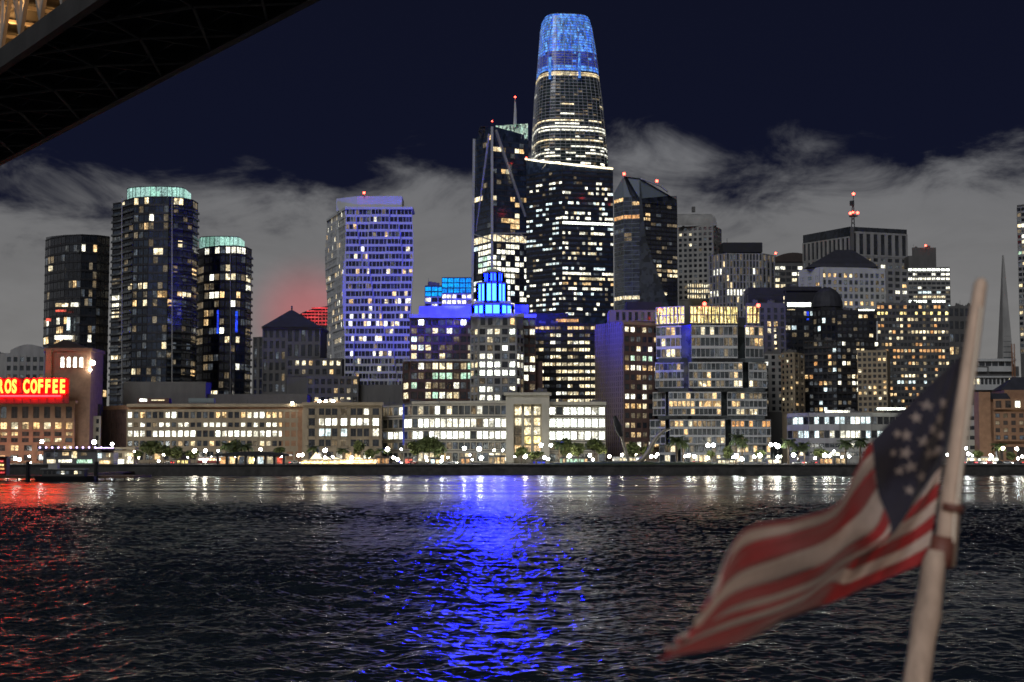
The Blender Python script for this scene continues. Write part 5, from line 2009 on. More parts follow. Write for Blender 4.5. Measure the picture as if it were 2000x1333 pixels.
# broad trees: (u, base v top of crown, half width px, distance)
trees = [(292, 862, 26, 688), (318, 868, 26, 684), (345, 874, 22, 690), (372, 880, 18, 690), (268, 880, 16, 692), (458, 862, 22, 690), (545, 874, 16, 688), (700, 860, 16, 690), (722, 878, 14, 690), (816, 862, 22, 682), (838, 852, 26, 686), (858, 866, 20, 684),
         (1046, 882, 24, 676), (1018, 872, 14, 684), (1104, 858, 20, 690), (1130, 866, 20, 686), (1164, 856, 26, 690), (1236, 866, 22, 688), (1262, 872, 18, 688), (1388, 880, 12, 690), (1420, 874, 14, 690), (1484, 880, 14, 690), (1602, 876, 18, 690), (1700, 876, 16, 690), (1730, 880, 14, 690), (1910, 880, 14, 690), (1975, 884, 12, 690)]
protos = [make_tree('street_tree', 'x', s, 8.0, 4.6, 950, m) for s, m in ((1, 'leaf_dark'), (2, 'leaf'), (3, 'leaf_dark'))]
labs = zone_labels([t[0] for t in trees], 'broad leafy street tree')
used = set()
for i, (u, vt, hw, D_) in enumerate(trees):
    p = P(u, 900, D_)
    h = P(u, vt, D_).z - GZ
    rx = hw * D_ / FPX
    k = i % 3
    src = protos[k]
    sc_ = (rx / 4.6, rx / 4.6, h / 8.0)
    if k not in used:
        used.add(k)
        o = src
        o.location = (p.x, D_, GZ)
        o.scale = sc_
        o['label'] = labs[i]
    else:
        o = copy_tree(src, (p.x, D_, GZ), labs[i], R.uniform(0, 6), scale=sc_)
    o['group'] = 'street trees along the promenade'
palms = [(440, 866, 682), (478, 868, 686), (610, 872, 684), (672, 876, 684), (744, 876, 686), (1092, 864, 684), (1322, 856, 676), (1334, 862, 684), (1438, 852, 678), (1450, 860, 684), (1540, 860, 680), (1572, 866, 684), (1652, 862, 680), (1560, 872, 676), (1680, 858, 684), (1952, 868, 684)]
labs = zone_labels([t[0] for t in palms], 'palm tree')
pp_ = make_palm('palm_tree', labs[0], 5, 8.0)
for i, (u, vt, D_) in enumerate(palms):
    p = P(u, 900, D_)
    h = P(u, vt, D_).z - GZ - 0.6
    if i == 0:
        o = pp_
        o.location = (p.x, D_, GZ)
        o.scale = (1.25, 1.25, h / 8.0)
    else:
        o = copy_tree(pp_, (p.x, D_, GZ), labs[i], R.uniform(0, 6), scale=(R.uniform(1.1, 1.5),) * 2 + (h / 8.0,))
    o['group'] = 'palm trees along the promenade'

# ------------------------------------------------------------------ street lamps
lamps = [(15, 897, 1), (38, 898, 1), (57, 892, 1), (60, 904, 0), (82, 863, 2), (184, 864, 2), (219, 868, 1), (253, 895, 0), (271, 895, 0), (262, 882, 0), (310, 901, 1), (380, 881, 2), (401, 881, 2), (400, 901, 1), (426, 881, 0), (509, 878, 2), (498, 898, 0), (583, 890, 2), (635, 880, 2),
         (650, 893, 0), (685, 898, 1), (698, 897, 0), (757, 878, 2), (784, 878, 1), (777, 898, 2), (834, 900, 0), (862, 901, 1), (864, 893, 1), (907, 876, 2), (936, 877, 2), (940, 895, 2), (922, 898, 0), (965, 880, 1), (982, 880, 1),
         (1026, 892, 2), (1057, 870, 2), (1076, 870, 2), (1071, 897, 2), (1112, 891, 2), (1152, 890, 2), (1158, 898, 1), (1190, 892, 2), (1215, 889, 2), (1272, 892, 2), (1284, 888, 2), (1345, 890, 2), (1356, 892, 2), (1388, 870, 3), (1382, 895, 1), (1438, 891, 2), (1449, 897, 2),
         (1484, 890, 2), (1510, 869, 3), (1519, 872, 2), (1519, 893, 2), (1517, 901, 1), (1550, 889, 2), (1592, 895, 1), (1611, 890, 2), (1620, 891, 1), (1629, 882, 0), (1645, 893, 1), (1870, 891, 2), (1886, 876, 2), (1891, 887, 1), (1936, 892, 2), (1959, 876, 2), (1986, 877, 2), (1997, 892, 2), (2040, 884, 2), (-40, 890, 2), (-90, 880, 2)]


nfront = len(lamps)
for k in range(46):      # second row, added beyond the road to light the facades
    lamps.append((-60 + k * 46.5 + R.uniform(-9, 9), R.choice((889, 892, 894, 896)), 0))


def make_lamp(kind, heads, mat):
    """post height 1: real height set by moving head parts, so each lamp keeps round globes"""
    t = thing('street_lamp', 'x', 'street lamp', (0, 0, 0))
    return t


labs = zone_labels([t[0] for t in lamps[:nfront]], 'glowing street lamp') + zone_labels([t[0] for t in lamps[nfront:]], 'small added street lamp')
gl = {}
for kk, mat in ((0, 'lamp_globe'), (1, 'lamp_globe'), (2, 'lamp_globe'), (3, 'lamp_globe'), (4, 'lamp_globe_cool')):
    mb = MB()
    mb.ball((0, 0, 0), 1.0, 0, 1, sz=1.0)
    gl[kk] = mb.mesh('globe', [mat])
    gl[kk].polygons.foreach_set('use_smooth', [True] * len(gl[kk].polygons))
cap = MB()
cap.tube([(0, 0, 0.9), (0, 0, 1.15), (0, 0, 1.5)], [0.75, 0.5, 0.06], 8)
cap.tube([(0, 0, -1.25), (0, 0, -0.9)], [0.3, 0.6], 8)
capme = cap.mesh('lamp_cap', ['steel_dark'])
for i, (u, v, size) in enumerate(lamps):
    D_ = 668 + (i * 7) % 18 if i < nfront else 714 + (i * 5) % 9
    p = P(u, v, D_)
    h = p.z - GZ
    t = thing('street_lamp', labs[i], 'street lamp', (p.x, D_, GZ), 'street lamps along the waterfront')
    r = (0.42, 0.6, 0.8, 1.0)[size] if i < nfront else 0.62
    r *= R.uniform(0.75, 1.3)
    heads = [(-r * 1.3, 0), (r * 1.3, 0)] if size == 3 else [(0, 0)]
    mb = MB()
    mb.tube([(0, 0, 0), (0, 0, 0.5), (0, 0, h - r * 1.2)], [0.16, 0.09, 0.07], 6)
    if size == 3:
        mb.bar((-r * 1.3, 0, h - r * 1.25), (r * 1.3, 0, h - r * 1.25), 0.12)
    mb.build('post', 'steel_dark', t)
    for dx, dy in heads:
        for nm, me in (('globe', gl[4] if R.random() < 0.4 else gl[0]), ('lamp_cap', capme)):
            o = bpy.data.objects.new(nm, me)
            COL.objects.link(o)
            o.parent = t
            o.location = (dx, dy, h)
            o.scale = (r, r, r)

# ------------------------------------------------------------------ waterfront pieces
def solid(root, name, mat, boxes, off, **k):
    mb = MB()
    for bx_ in boxes:
        u0, v0, u1, v1, D_, dep = bx_
        p, q = P(u0, v1, D_), P(u1, v0, D_)
        mb.box(p.x, q.x, D_, D_ + dep, max(p.z, GZ if D_ > SHORE else p.z), q.z)
    return mb.build(name, mat, root, off=off, **k)


# colonnade pavilion
o0 = Vector((P(490, 900, 672).x, 676, GZ))
root = thing('pavilion', 'low dark colonnade pavilion with seven glowing bays on the promenade', 'pavilion', o0)
mb = MB()
n = 12
for k in range(n):
    t0, t1 = k / n, (k + 1) / n
    u0, u1 = 418 + 146 * t0, 418 + 146 * t1
    f = lambda t: 888 - 6 * math.sin(math.pi * t)
    a, c = P(u0, f(t0), 668), P(u1, f(t1), 668)
    zl = P(0, 891, 668).z
    mb.hexa([(a.x, 668, zl), (c.x, 668, zl), (c.x, 682, zl), (a.x, 682, zl)], [(a.x, 668, a.z), (c.x, 668, c.z), (c.x, 682, c.z), (a.x, 682, a.z)])
mb.build('roof', 'near_black', root, off=o0)
for k in range(8):
    p = P(425 + k * 18.5, 900, 669)
    mb = MB()
    mb.box(p.x - 0.45, p.x + 0.45, 668.6, 669.6, GZ, P(0, 890, 668).z)
    mb.build('column', 'near_black', root, off=o0)
for k in range(7):
    m = ['lit_amber', 'lit_warm', 'lit_dim_cool', 'lit_gold', 'lit_cool', 'lit_cream', 'lit_red'][k]
    a, c = P(430 + k * 18.5, 905, 676), P(440 + k * 18.5, 893, 676)
    mb = MB()
    mb.box(a.x, c.x, 676, 676.3, GZ + .3, c.z)
    mb.build('lit_panel', m, root, off=o0)
# festoon-lit restaurant
o0 = Vector((P(662, 900, 664).x, 668, GZ))
root = thing('restaurant', 'festoon lit waterfront restaurant with white tent peaks', 'restaurant', o0)
solid(root, 'wall', 'canvas', [(590, 900, 734, 907, 664, 9)], o0)
solid(root, 'light_garland', 'festoon', [(588, 902, 735, 905, 662.5, 0.5), (664, 898, 735, 900, 663, 0.4)], o0)
solid(root, 'awning', 'canvas', [(588, 897, 736, 899, 662.8, 4)], o0)
for (uc, hw, vt) in ((617, 12, 884), (637, 8, 892), (700, 10, 893), (656, 8, 894)):
    mb = MB()
    b4 = [(P(uc - hw, 898, 664).x, 664, P(0, 898, 664).z), (P(uc + hw, 898, 664).x, 664, P(0, 898, 664).z), (P(uc + hw, 898, 664).x, 670, P(0, 898, 664).z), (P(uc - hw, 898, 664).x, 670, P(0, 898, 664).z)]
    ax = P(uc, vt, 667)
    mb.hexa(b4, [(ax.x - .1, 666.9, ax.z), (ax.x + .1, 666.9, ax.z), (ax.x + .1, 667.1, ax.z), (ax.x - .1, 667.1, ax.z)])
    emit('tent_glow' + str(uc), (1.0, 0.86, 0.5), 1.6)
    mb.build('tent_peak', 'tent_glow' + str(uc), root, off=o0)
for k in range(12):
    p, q = P(592 + k * 12, 906, 663), P(599 + k * 12, 906, 663)
    mb = MB()
    mb.box(p.x, q.x, 663.4, 663.7, GZ + .3, GZ + 2.2)
    mb.build('window', R.choice(['lit_amber', 'lit_warm', 'lit_cream']), root, off=o0)
# kiosks under the trees
for (u0, u1, vt, m, lab) in ((735, 760, 892, 'lit_amber', 'small amber lit kiosk right of the festoon restaurant'), (790, 806, 893, 'lit_red', 'small kiosk glowing red before the dark trees'), (840, 860, 894, 'lit_cool', 'small kiosk with cool white front under the dark trees'),
                               (955, 986, 890, 'lit_warm', 'glass entrance shelter with warm panels left of the stone portal'), (1092, 1148, 893, 'lit_green', 'wide market shelter glowing pale green right of the portal'), (1040, 1066, 898, 'lit_blue', 'low kiosk with blue light at the foot of the portal'),
                               (1402, 1440, 896, 'lit_cream', 'cream lit shelter before the stacked glass boxes'), (1600, 1626, 893, 'lit_amber', 'amber lit kiosk before the long curved terrace'), (1632, 1652, 892, 'lit_warm', 'warm lit kiosk nearest the flag edge'),
                               (345, 368, 896, 'lit_gold', 'yellow lit kiosk under the leftmost trees'), (900, 918, 893, 'lit_amber', 'amber lit kiosk before the curved glass front'), (1500, 1526, 895, 'lit_cream', 'small cream lit stall beneath the double globe lamp')):
    D_ = 694
    o0 = Vector((P((u0 + u1) / 2, 900, D_).x, D_, GZ))
    root = thing('kiosk', lab, 'kiosk', o0)
    solid(root, 'wall', 'conc_dark', [(u0, vt + 2, u1, 910, D_, 5)], o0)
    solid(root, 'roof', 'steel_dark', [(u0 - 1.5, vt - 0.5, u1 + 1.5, vt + 2, D_ - 1.2, 7)], o0)
    n = max(2, int((u1 - u0) / 7))
    for k in range(n):
        a = u0 + (u1 - u0) * (k + 0.15) / n
        c = u0 + (u1 - u0) * (k + 0.85) / n
        solid(root, 'window', m if R.random() < 0.8 else 'lit_warm', [(a, vt + 4, c, 905.5, D_ - 0.15, 0.2)], o0)

# abstract steel sculpture (plain stand-in): a leaning post and a long curved arc on a mound
sp0 = P(1240, 905, 664)
root = thing('sculpture', 'plain curved steel arc and leaning dark tipped post on the lawn', 'sculpture', (sp0.x, 664, GZ))
mb = MB()
mb.tube([P(1229, 906, 664) - sp0 + Vector((0, 0, 0)), P(1219, 870, 664) - sp0, P(1213, 852, 664) - sp0], [0.7, 0.6, 0.6], 8)
for v_ in range(len(mb.v)):
    x, y, z = mb.v[v_]
    mb.v[v_] = (x, y, z + sp0.z - GZ)
mb.build('post', 'sculpt_steel', root)
mb = MB()
mb.tube([P(1213, 853, 664) - sp0, P(1207, 834, 664) - sp0, P(1200, 813, 664) - sp0], [0.9, 1.7, 0.7], 8)
mb.v = [(x, y, z + sp0.z - GZ) for x, y, z in mb.v]
mb.build('post_tip', 'near_black', root)
mb = MB()
cp = [(1243, 906), (1255, 897), (1266, 884), (1275, 866), (1284, 852), (1296, 842), (1310, 838)]
mb.tube([P(u, v, 662) - sp0 for u, v in cp], [1.15, 1.15, 1.1, 1.0, 0.85, 0.65, 0.35], 10)
mb.v = [(x, y, z + sp0.z - GZ) for x, y, z in mb.v]
mb.build('arc', 'sculpt_steel', root, smooth=True)
mb = MB()
bm = bmesh.new()
mb.ball((P(1240, 900, 668).x, 668, GZ - 0.2), 1.0, 0, 3)
mb.v = [((x - P(1240, 900, 668).x) * 42 + P(1240, 900, 668).x, (y - 668) * 12 + 668, GZ - 0.2 + (z - GZ + 0.2) * 1.6) for x, y, z in mb.v]
surf('lawn', (0.05, 0.075, 0.025), 0.9, 0.3, 0.6)
structure(mb.build('lawn_mound', 'lawn', smooth=True))

# pier at left: deck on piles, shed, glowing purple string, moored boat
PD = 505.0
o0 = Vector((P(120, 930, PD).x, PD + 10, 0))
root = thing('pier', 'low dark pier on piles at the left edge of the water', 'pier', o0)
mb = MB()
pl, pr = P(-120, 936, PD).x, P(262, 936, PD).x
mb.box(pl, pr, PD, PD + 24, 0.9, 1.7)
mb.build('deck', 'wood', root, off=o0)
mb = MB()
mb.box(P(20, 930, PD).x, P(50, 930, PD).x, PD + 24.2, SHORE, 1.0, 1.6)
mb.build('gangway', 'wood', root, off=o0)
k = pl
mb = MB()
while k < pr:
    mb.tube([(k, PD + 0.6, -2), (k, PD + 0.6, 0.9)], 0.22, 6)
    k += 3.2
mb.build('piles', 'near_black', root, off=o0, kind='stuff')
for uu in (56, 189):
    mb = MB()
    p = P(uu, 930, PD)
    mb.tube([(p.x, PD - 0.8, -2), (p.x, PD - 0.8, P(0, 902, PD).z)], [0.75, 0.7], 10)
    mb.build('mooring_pile', 'near_black', root, off=o0)
o0 = Vector((P(125, 930, 515).x, 517, 1.7))
root = thing('ferry_boat', 'dark hulled harbour boat moored between two thick piles', 'boat', (o0.x, PD - 7, 0))
ob = Vector((o0.x, PD - 7, 0))
mb = MB()
xa, xb_ = P(66, 930, PD - 7).x, P(186, 930, PD - 7).x
prow = [(xa, 0), (xa + 3, -2.6), (xb_ - 2, -2.6), (xb_, -1.5), (xb_, 1.5), (xb_ - 2, 2.6), (xa + 3, 2.6)]
mb.hexa([(x * 1.0 + (0.8 if x == xa else 0), y * .8 + PD - 7, -0.4) for x, y in prow], [(x, y + PD - 7, 1.7) for x, y in prow])
mb.build('hull', 'near_black', root, off=ob)
mb = MB()
mb.box(xa + 3.2, xb_ - 3, PD - 9, PD - 5, 1.7, 3.9)
mb.build('cabin', 'conc_dark', root, off=ob)
mb = MB()
mb.box(xa + 2.8, xb_ - 2.6, PD - 9.4, PD - 4.6, 3.9, 4.1)
mb.build('cabin_roof', 'conc_light', root, off=ob)
nwin = 9
for k in range(nwin):
    x0 = xa + 3.8 + (xb_ - xa - 7.2) * k / nwin
    mb = MB()
    mb.box(x0, x0 + 1.0, PD - 9.06, PD - 8.95, 2.4, 3.4)
    mb.build('window', R.choice(['lit_white', 'lit_cream', 'glass', 'lit_dim_cool']), root, off=ob)
mb = MB()
mb.box(xa + 5, xa + 8, PD - 8.4, PD - 5.6, 4.1, 5.9)
mb.build('wheelhouse', 'conc_light', root, off=ob)
mb = MB()
mb.bar((xa + 6.5, PD - 7, 5.9), (xa + 6.5, PD - 7, 10.0), 0.12)
mb.bar((xa + 5.5, PD - 7, 8.5), (xa + 7.5, PD - 7, 8.5), 0.08)
mb.build('mast', 'steel_light', root, off=ob)

o0 = Vector((P(150, 930, 660).x, 664, GZ))
root = thing('pier_shed', 'two storey pier shed under a string of purple white lights', 'shed', o0)
solid(root, 'wall', 'conc_dark', [(84, 880, 188, 908, 660, 8)], o0)
solid(root, 'roof', 'steel_dark', [(78, 876.5, 224, 879.5, 659, 12)], o0)
solid(root, 'annex', 'conc', [(188, 884, 222, 910, 661, 8)], o0)
for (u0, v0, u1, v1, m) in ((90, 885, 98, 893, 'glass'), (104, 884, 112, 892, 'lit_dim_cool'), (122, 884, 134, 890, 'lit_warm'), (140, 882, 150, 895, 'lit_cream'), (158, 884, 170, 890, 'lit_dim'), (191, 886, 198, 895, 'lit_cool'), (207, 886, 215, 893, 'lit_cream'), (92, 898, 108, 905, 'lit_cream'), (114, 898, 140, 904, 'lit_white'), (150, 898, 180, 905, 'lit_green'), (194, 900, 216, 906, 'lit_warm')):
    solid(root, 'window', m, [(u0, v0, u1, v1, 659.8, 0.15)], o0)
mb = MB()
for k in range(11):
    p = P(78 + k * 12, 874.5, 658.5)
    mb.ball((p.x, p.y, p.z), 0.42)
mb.build('string_light', 'led_purple', root, off=o0)
solid(root, 'light_strip', 'led_purple', [(186, 874.6, 222, 875.8, 658.6, 0.2)], o0)
o0 = Vector((P(238, 900, 690).x, 690, GZ))
root = thing('shop', 'small flat roofed shop with bright goods, between shed and first trees', 'shop', o0)
solid(root, 'wall', 'tan_stone', [(222, 880, 262, 910, 690, 8)], o0)
solid(root, 'roof', 'tan_stone', [(214, 874, 264, 878, 689, 10)], o0)
for k, (u0, u1, v0, v1, m) in enumerate(((226, 238, 885, 894, 'lit_dim'), (244, 260, 885, 892, 'lit_cream'), (224, 242, 898, 906, 'lit_bright'), (246, 260, 898, 906, 'lit_white'))):
    solid(root, 'window', m, [(u0, v0, u1, v1, 689.8, 0.2)], o0)
o0 = Vector((P(4, 905, 640).x, PD + 12, 1.7))
root = thing('ticket_booth', 'ticket booth outlined in red and orange lights at the left edge', 'booth', o0)
mb = MB()
mb.box(P(-20, 900, PD + 10).x, P(12, 900, PD + 10).x, PD + 10, PD + 14, 1.7, P(0, 895, PD + 10).z)
mb.build('wall', 'sign_back', root, off=o0)
mb = MB()
mb.box(P(-24, 900, PD + 10).x, P(16, 900, PD + 10).x, PD + 9, PD + 15, P(0, 895, PD + 10).z, P(0, 892, PD + 10).z)
mb.build('roof', 'steel_dark', root, off=o0)
for j in range(4):
    mb = MB()
    z = 2.4 + j * 1.25
    mb.box(P(-18, 900, PD + 10).x, P(10 - j, 900, PD + 10).x, PD + 9.6, PD + 9.8, z, z + 0.55)
    mb.build('light_bar', ['red_glow', 'lit_amber', 'lit_gold', 'red_glow'][j], root, off=o0)

# trams on the waterfront line
def tram(u0, u1, D_, label, body):
    o0 = Vector((P((u0 + u1) / 2, 900, D_).x, D_, GZ))
    root = thing('tram', label, 'tram', o0)
    xa, xb_ = P(u0, 900, D_).x, P(u1, 900, D_).x
    mb = MB()
    mb.box(xa, xb_, D_, D_ + 2.4, GZ + .5, GZ + 1.45)
    mb.box(xa, xb_, D_ + .06, D_ + 2.34, GZ + 1.45, GZ + 2.9)
    mb.build('body', body, root, off=o0)
    mb = MB()
    mb.box(xa + .4, xb_ - .4, D_ + .2, D_ + 2.2, GZ + 2.9, GZ + 3.3)
    mb.build('roof', 'conc_light', root, off=o0)
    n = int((xb_ - xa) / 1.5)
    for k in range(n):
        x = xa + (xb_ - xa) * (k + .12) / n
        mb = MB()
        mb.box(x, x + (xb_ - xa) / n * .76, D_ - 0.02, D_ + 0.07, GZ + 1.55, GZ + 2.6)
        mb.build('window', R.choice(['lit_bright', 'lit_white', 'lit_cream']), root, off=o0)
    for x in (xa + 2, xa + 3.6, xb_ - 3.6, xb_ - 2):
        mb = MB()
        mb.tube([(x, D_ + .2, GZ + .36), (x, D_ + .35, GZ + .36)], 0.36, 10)
        mb.build('wheel', 'rubber', root, off=o0)


tram(386, 442, 700, 'lit tram behind the left end of the dark colonnade pavilion', 'car_red')
tram(1196, 1262, 702, 'lit tram passing behind the curved steel arc', 'car_paint')
tram(1888, 1950, 700, 'lit tram just right of the flagpole', 'canvas')

# cars on the road
def make_car(mat, label):
    t = thing('parked_car', label, 'car', (0, 0, 0))
    prof_ = [(-2.2, .35), (2.2, .35), (2.25, .8), (1.5, .95), (0.9, 1.42), (-1.1, 1.45), (-1.7, 1.0), (-2.2, .92)]
    mb = MB()
    mb.hexa([(x, -0.85, z) for x, z in prof_], [(x, 0.85, z) for x, z in prof_])
    mb.build('body', mat, t)
    mb = MB()
    mb.hexa([(1.35, -0.87, .97), (0.85, -0.87, 1.36), (-1.0, -0.87, 1.38), (-1.5, -0.87, 1.0)][::-1], [(1.35, 0.87, .97), (0.85, 0.87, 1.36), (-1.0, 0.87, 1.38), (-1.5, 0.87, 1.0)][::-1])
    mb.build('side_windows', 'glass', t)
    for x in (-1.35, 1.4):
        for y in (-.82, .82):
            mb = MB()
            mb.tube([(x, y - .1, .34), (x, y + .1, .34)], 0.34, 10)
            mb.build('wheel', 'rubber', t)
    for y in (-.6, .6):
        mb = MB()
        mb.ball((2.26, y, .68), 0.2)
        mb.build('headlight', 'headlight', t)
        mb = MB()
        mb.ball((-2.2, y, .8), 0.17)
        mb.build('taillight', 'taillight', t)
    return t


cs = [('car_paint', 'silver'), ('car_dark', 'black'), ('car_red', 'red')]
cars = [(1876, 0), (1898, 1), (1914, 0), (1932, 2), (1950, 1), (1968, 0), (1988, 1), (1300, 0), (1324, 1), (1360, 2), (776, 1), (806, 2), (884, 0), (1180, 1), (1560, 0), (1585, 1), (575, 0), (330, 1)]
cp_ = [make_car(m, 'x') for m, _ in cs]
cnt = {}
done_ = set()
clabs = {}
for kk in range(3):
    us_ = [u for u, k in cars if k == kk]
    for u, l in zip(us_, zone_labels(us_, 'parked car', [cs[kk][1]] * len(us_))):
        clabs[(u, kk)] = l
for (u, k) in cars:
    D_ = SHORE + 26 + (u % 3) * 5
    p = P(u, 905, D_)
    rz = R.choice((0.5, 2.5, -0.6, 3.6))
    if k not in done_:
        done_.add(k)
        o = cp_[k]
        o.location = (p.x, D_, GZ + 0.013)
        o.rotation_euler = (0, 0, rz)
        o['label'] = clabs[(u, k)]
        o['group'] = 'cars on the waterfront road'
    else:
        copy_tree(cp_[k], (p.x, D_, GZ + 0.013), clabs[(u, k)], rz, group='cars on the waterfront road')

# ------------------------------------------------------------------ boat stern: deck, pole, flag
PDZ = 3.9
mb = MB()
mb.box(-3.2, 3.2, -6, 4.4, 6.5, 6.9)
root_deck = thing('ferry_deck', 'stern deck of the boat the picture is taken from, below the frame', 'deck', (0, 0, 6.5))
mb.v = [(x, y, z - 6.5) for x, y, z in mb.v]
mb.build('deck_plate', 'steel_dark', root_deck)
mb = MB()
mb.box(-2.6, 2.6, -5, 4.2, -6.9, 0.0)
mb.build('hull', 'steel_dark', root_deck)
root = thing('flagpole', 'weathered pale wooden flagpole leaning to the right at the boat stern', 'flagpole', (P(1740, 1500, PDZ).x, PDZ, 6.9))
ol = root.location.copy()
surf('pole_wood', (0.40, 0.32, 0.26), 0.8, 0.45, 16.0, bump=0.8, streak=0.25)
surf('pole_bracket', (0.10, 0.035, 0.025), 0.6, 0.3, 9.0)


def pp(u, v, d=0.0):
    return P(u, v, PDZ + d) - ol


s_ = PDZ / FPX
mb = MB()
up = [(1844, 1105, 22), (1850, 1040, 21), (1858, 960, 19), (1869, 880, 17.5), (1882, 790, 16.5), (1893, 710, 15.5), (1904, 630, 14.5), (1912, 575, 13.5), (1915, 556, 13), (1917, 547, 9), (1917.5, 543, 3)]
mb.tube([pp(u, v) for u, v, r in up], [r * s_ for u, v, r in up], 20)
mb.build('upper_pole', 'pole_wood', root, smooth=True)
mb = MB()
lo_ = [(1740, 1640, 30), (1768, 1480, 28), (1789, 1340, 25), (1802, 1250, 24), (1808, 1215, 25.5), (1811, 1200, 27), (1813, 1185, 25), (1818, 1150, 23), (1824, 1100, 22), (1829, 1075, 15)]
mb.tube([pp(u, v, -0.03) for u, v, r in lo_], [r * s_ for u, v, r in lo_], 20)
mb.build('lower_pole', 'pole_wood', root, smooth=True)
mb = MB()
mb.tube([pp(1836, 1108, -0.01), pp(1838, 1085, -0.01), pp(1843, 1048, -0.01)], [0.030, 0.031, 0.029], 16)
mb.tube([pp(1860, 1000, -.012), pp(1862, 985, -.012)], [0.027, 0.027], 16)
mb.build('bracket', 'pole_bracket', root, smooth=True)
mb = MB()
for (a, c) in (((1853, 1000), (1848, 1060)), ((1905, 600), (1853, 1000))):
    mb.tube([pp(a[0] + 12, a[1], -0.03), pp(c[0] + 14, c[1], -0.03)], 0.0035, 6)
mb.build('halyard', 'canvas', root)
p = P(1700, 1700, PDZ)
mb = MB()
mb.box(ol.x - 0.12 - ol.x, ol.x + 0.12 - ol.x, -0.12, 0.12, 0, 0.12)
mb.build('base_plate', 'steel_dark', root)

# flag cloth: control points in (along the fly, down the hoist); depth offset in metres
cols_s = [0.0, 0.12, 0.26, 0.40, 0.50, 0.62, 0.74, 0.86, 1.0]
rows_t = [0.0, 0.27, 0.54, 0.77, 1.0]
ctl = [
    [(1884, 688, 0), (1862, 800, 0), (1840, 912, 0), (1826, 1004, 0), (1813, 1098, 0)],
    [(1870, 702, -.02), (1848, 815, .02), (1830, 922, -.02), (1778, 1040, .03), (1756, 1120, -.02)],
    [(1810, 757, .03), (1796, 880, -.03), (1794, 968, .03), (1718, 1068, -.04), (1690, 1148, .03)],
    [(1703, 862, -.02), (1714, 958, .04), (1738, 1046, -.07), (1662, 1098, .05), (1622, 1178, -.03)],
    [(1672, 918, .03), (1668, 1002, -.05), (1668, 1068, .03), (1618, 1130, -.04), (1574, 1196, .03)],
    [(1636, 985, -.03), (1610, 1050, .05), (1606, 1110, -.05), (1572, 1166, .05), (1526, 1212, -.03)],
    [(1560, 1010, .04), (1532, 1080, -.06), (1528, 1140, .05), (1500, 1196, -.05), (1478, 1240, .04)],
    [(1450, 1036, -.05), (1436, 1118, .05), (1430, 1170, -.06), (1416, 1222, .04), (1408, 1266, -.03)],
    [(1404, 1150, .03), (1368, 1200, -.04), (1350, 1236, .04), (1312, 1262, -.03), (1290, 1288, .02)],
]
ctl = np.array(ctl, float)
ctl[:, :, 2] *= 0.72


def catmull(xs, arr, x):
    """interpolating spline over unevenly spaced knots along axis 0"""
    n = len(xs)
    i = min(max(int(np.searchsorted(xs, x) - 1), 0), n - 2)
    t = (x - xs[i]) / (xs[i + 1] - xs[i])
    p1, p2 = arr[i], arr[i + 1]
    m1 = (arr[i + 1] - arr[i - 1]) / (xs[i + 1] - xs[i - 1]) if i > 0 else (p2 - p1) / (xs[i + 1] - xs[i])
    m2 = (arr[i + 2] - arr[i]) / (xs[i + 2] - xs[i]) if i < n - 2 else (p2 - p1) / (xs[i + 1] - xs[i])
    h = xs[i + 1] - xs[i]
    return (2 * t**3 - 3 * t**2 + 1) * p1 + (t**3 - 2 * t**2 + t) * h * m1 + (-2 * t**3 + 3 * t**2) * p2 + (t**3 - t**2) * h * m2


FO = P(1700, 1000, PDZ)
# how much of each stripe shows once the cloth is folded (pole side: all of them equally)
SW = np.array([0.4, 1.3, 2.6, 2.7, 1.5, 0.05, 0.05, 1.0, 0.5, 0.05, 0.05, 1.3, 2.4])
SC = np.concatenate([[0], np.cumsum(SW) / SW.sum()])
SU = np.linspace(0, 1, 14)


def cloth(s, t, off=0.0):
    row = catmull(cols_s, ctl, s)
    t_in = t
    k = min(1, max(0, (s - 0.34) / 0.16))
    k = k * k * (3 - 2 * k)
    t = t + (float(np.interp(t, SU, SC)) - t) * k
    u, v, d = catmull(rows_t, row, t)
    edge_ = min(1, s * 8)
    d += edge_ * (0.020 * math.sin(9 * s + 14 * t) + 0.010 * math.sin(31 * s - 13 * t + 1) + 0.003 * math.sin(57 * s + 23 * t))
    d -= 2.3 * max(0, s - 0.35) ** 1.5
    if s > 0.6:   # frayed, whipping end
        k = (s - 0.6) / 0.4
        u += k * (6 * math.sin(40 * t + 3) + 3 * math.sin(90 * t))
        v += k * 5 * math.sin(34 * t + 1)
    p = P(u, v, PDZ + d) - FO
    return Vector((p.x, p.y + off, p.z))


flag = thing('flag', 'wind whipped flag with red and white stripes and starred blue canton', 'flag', FO)


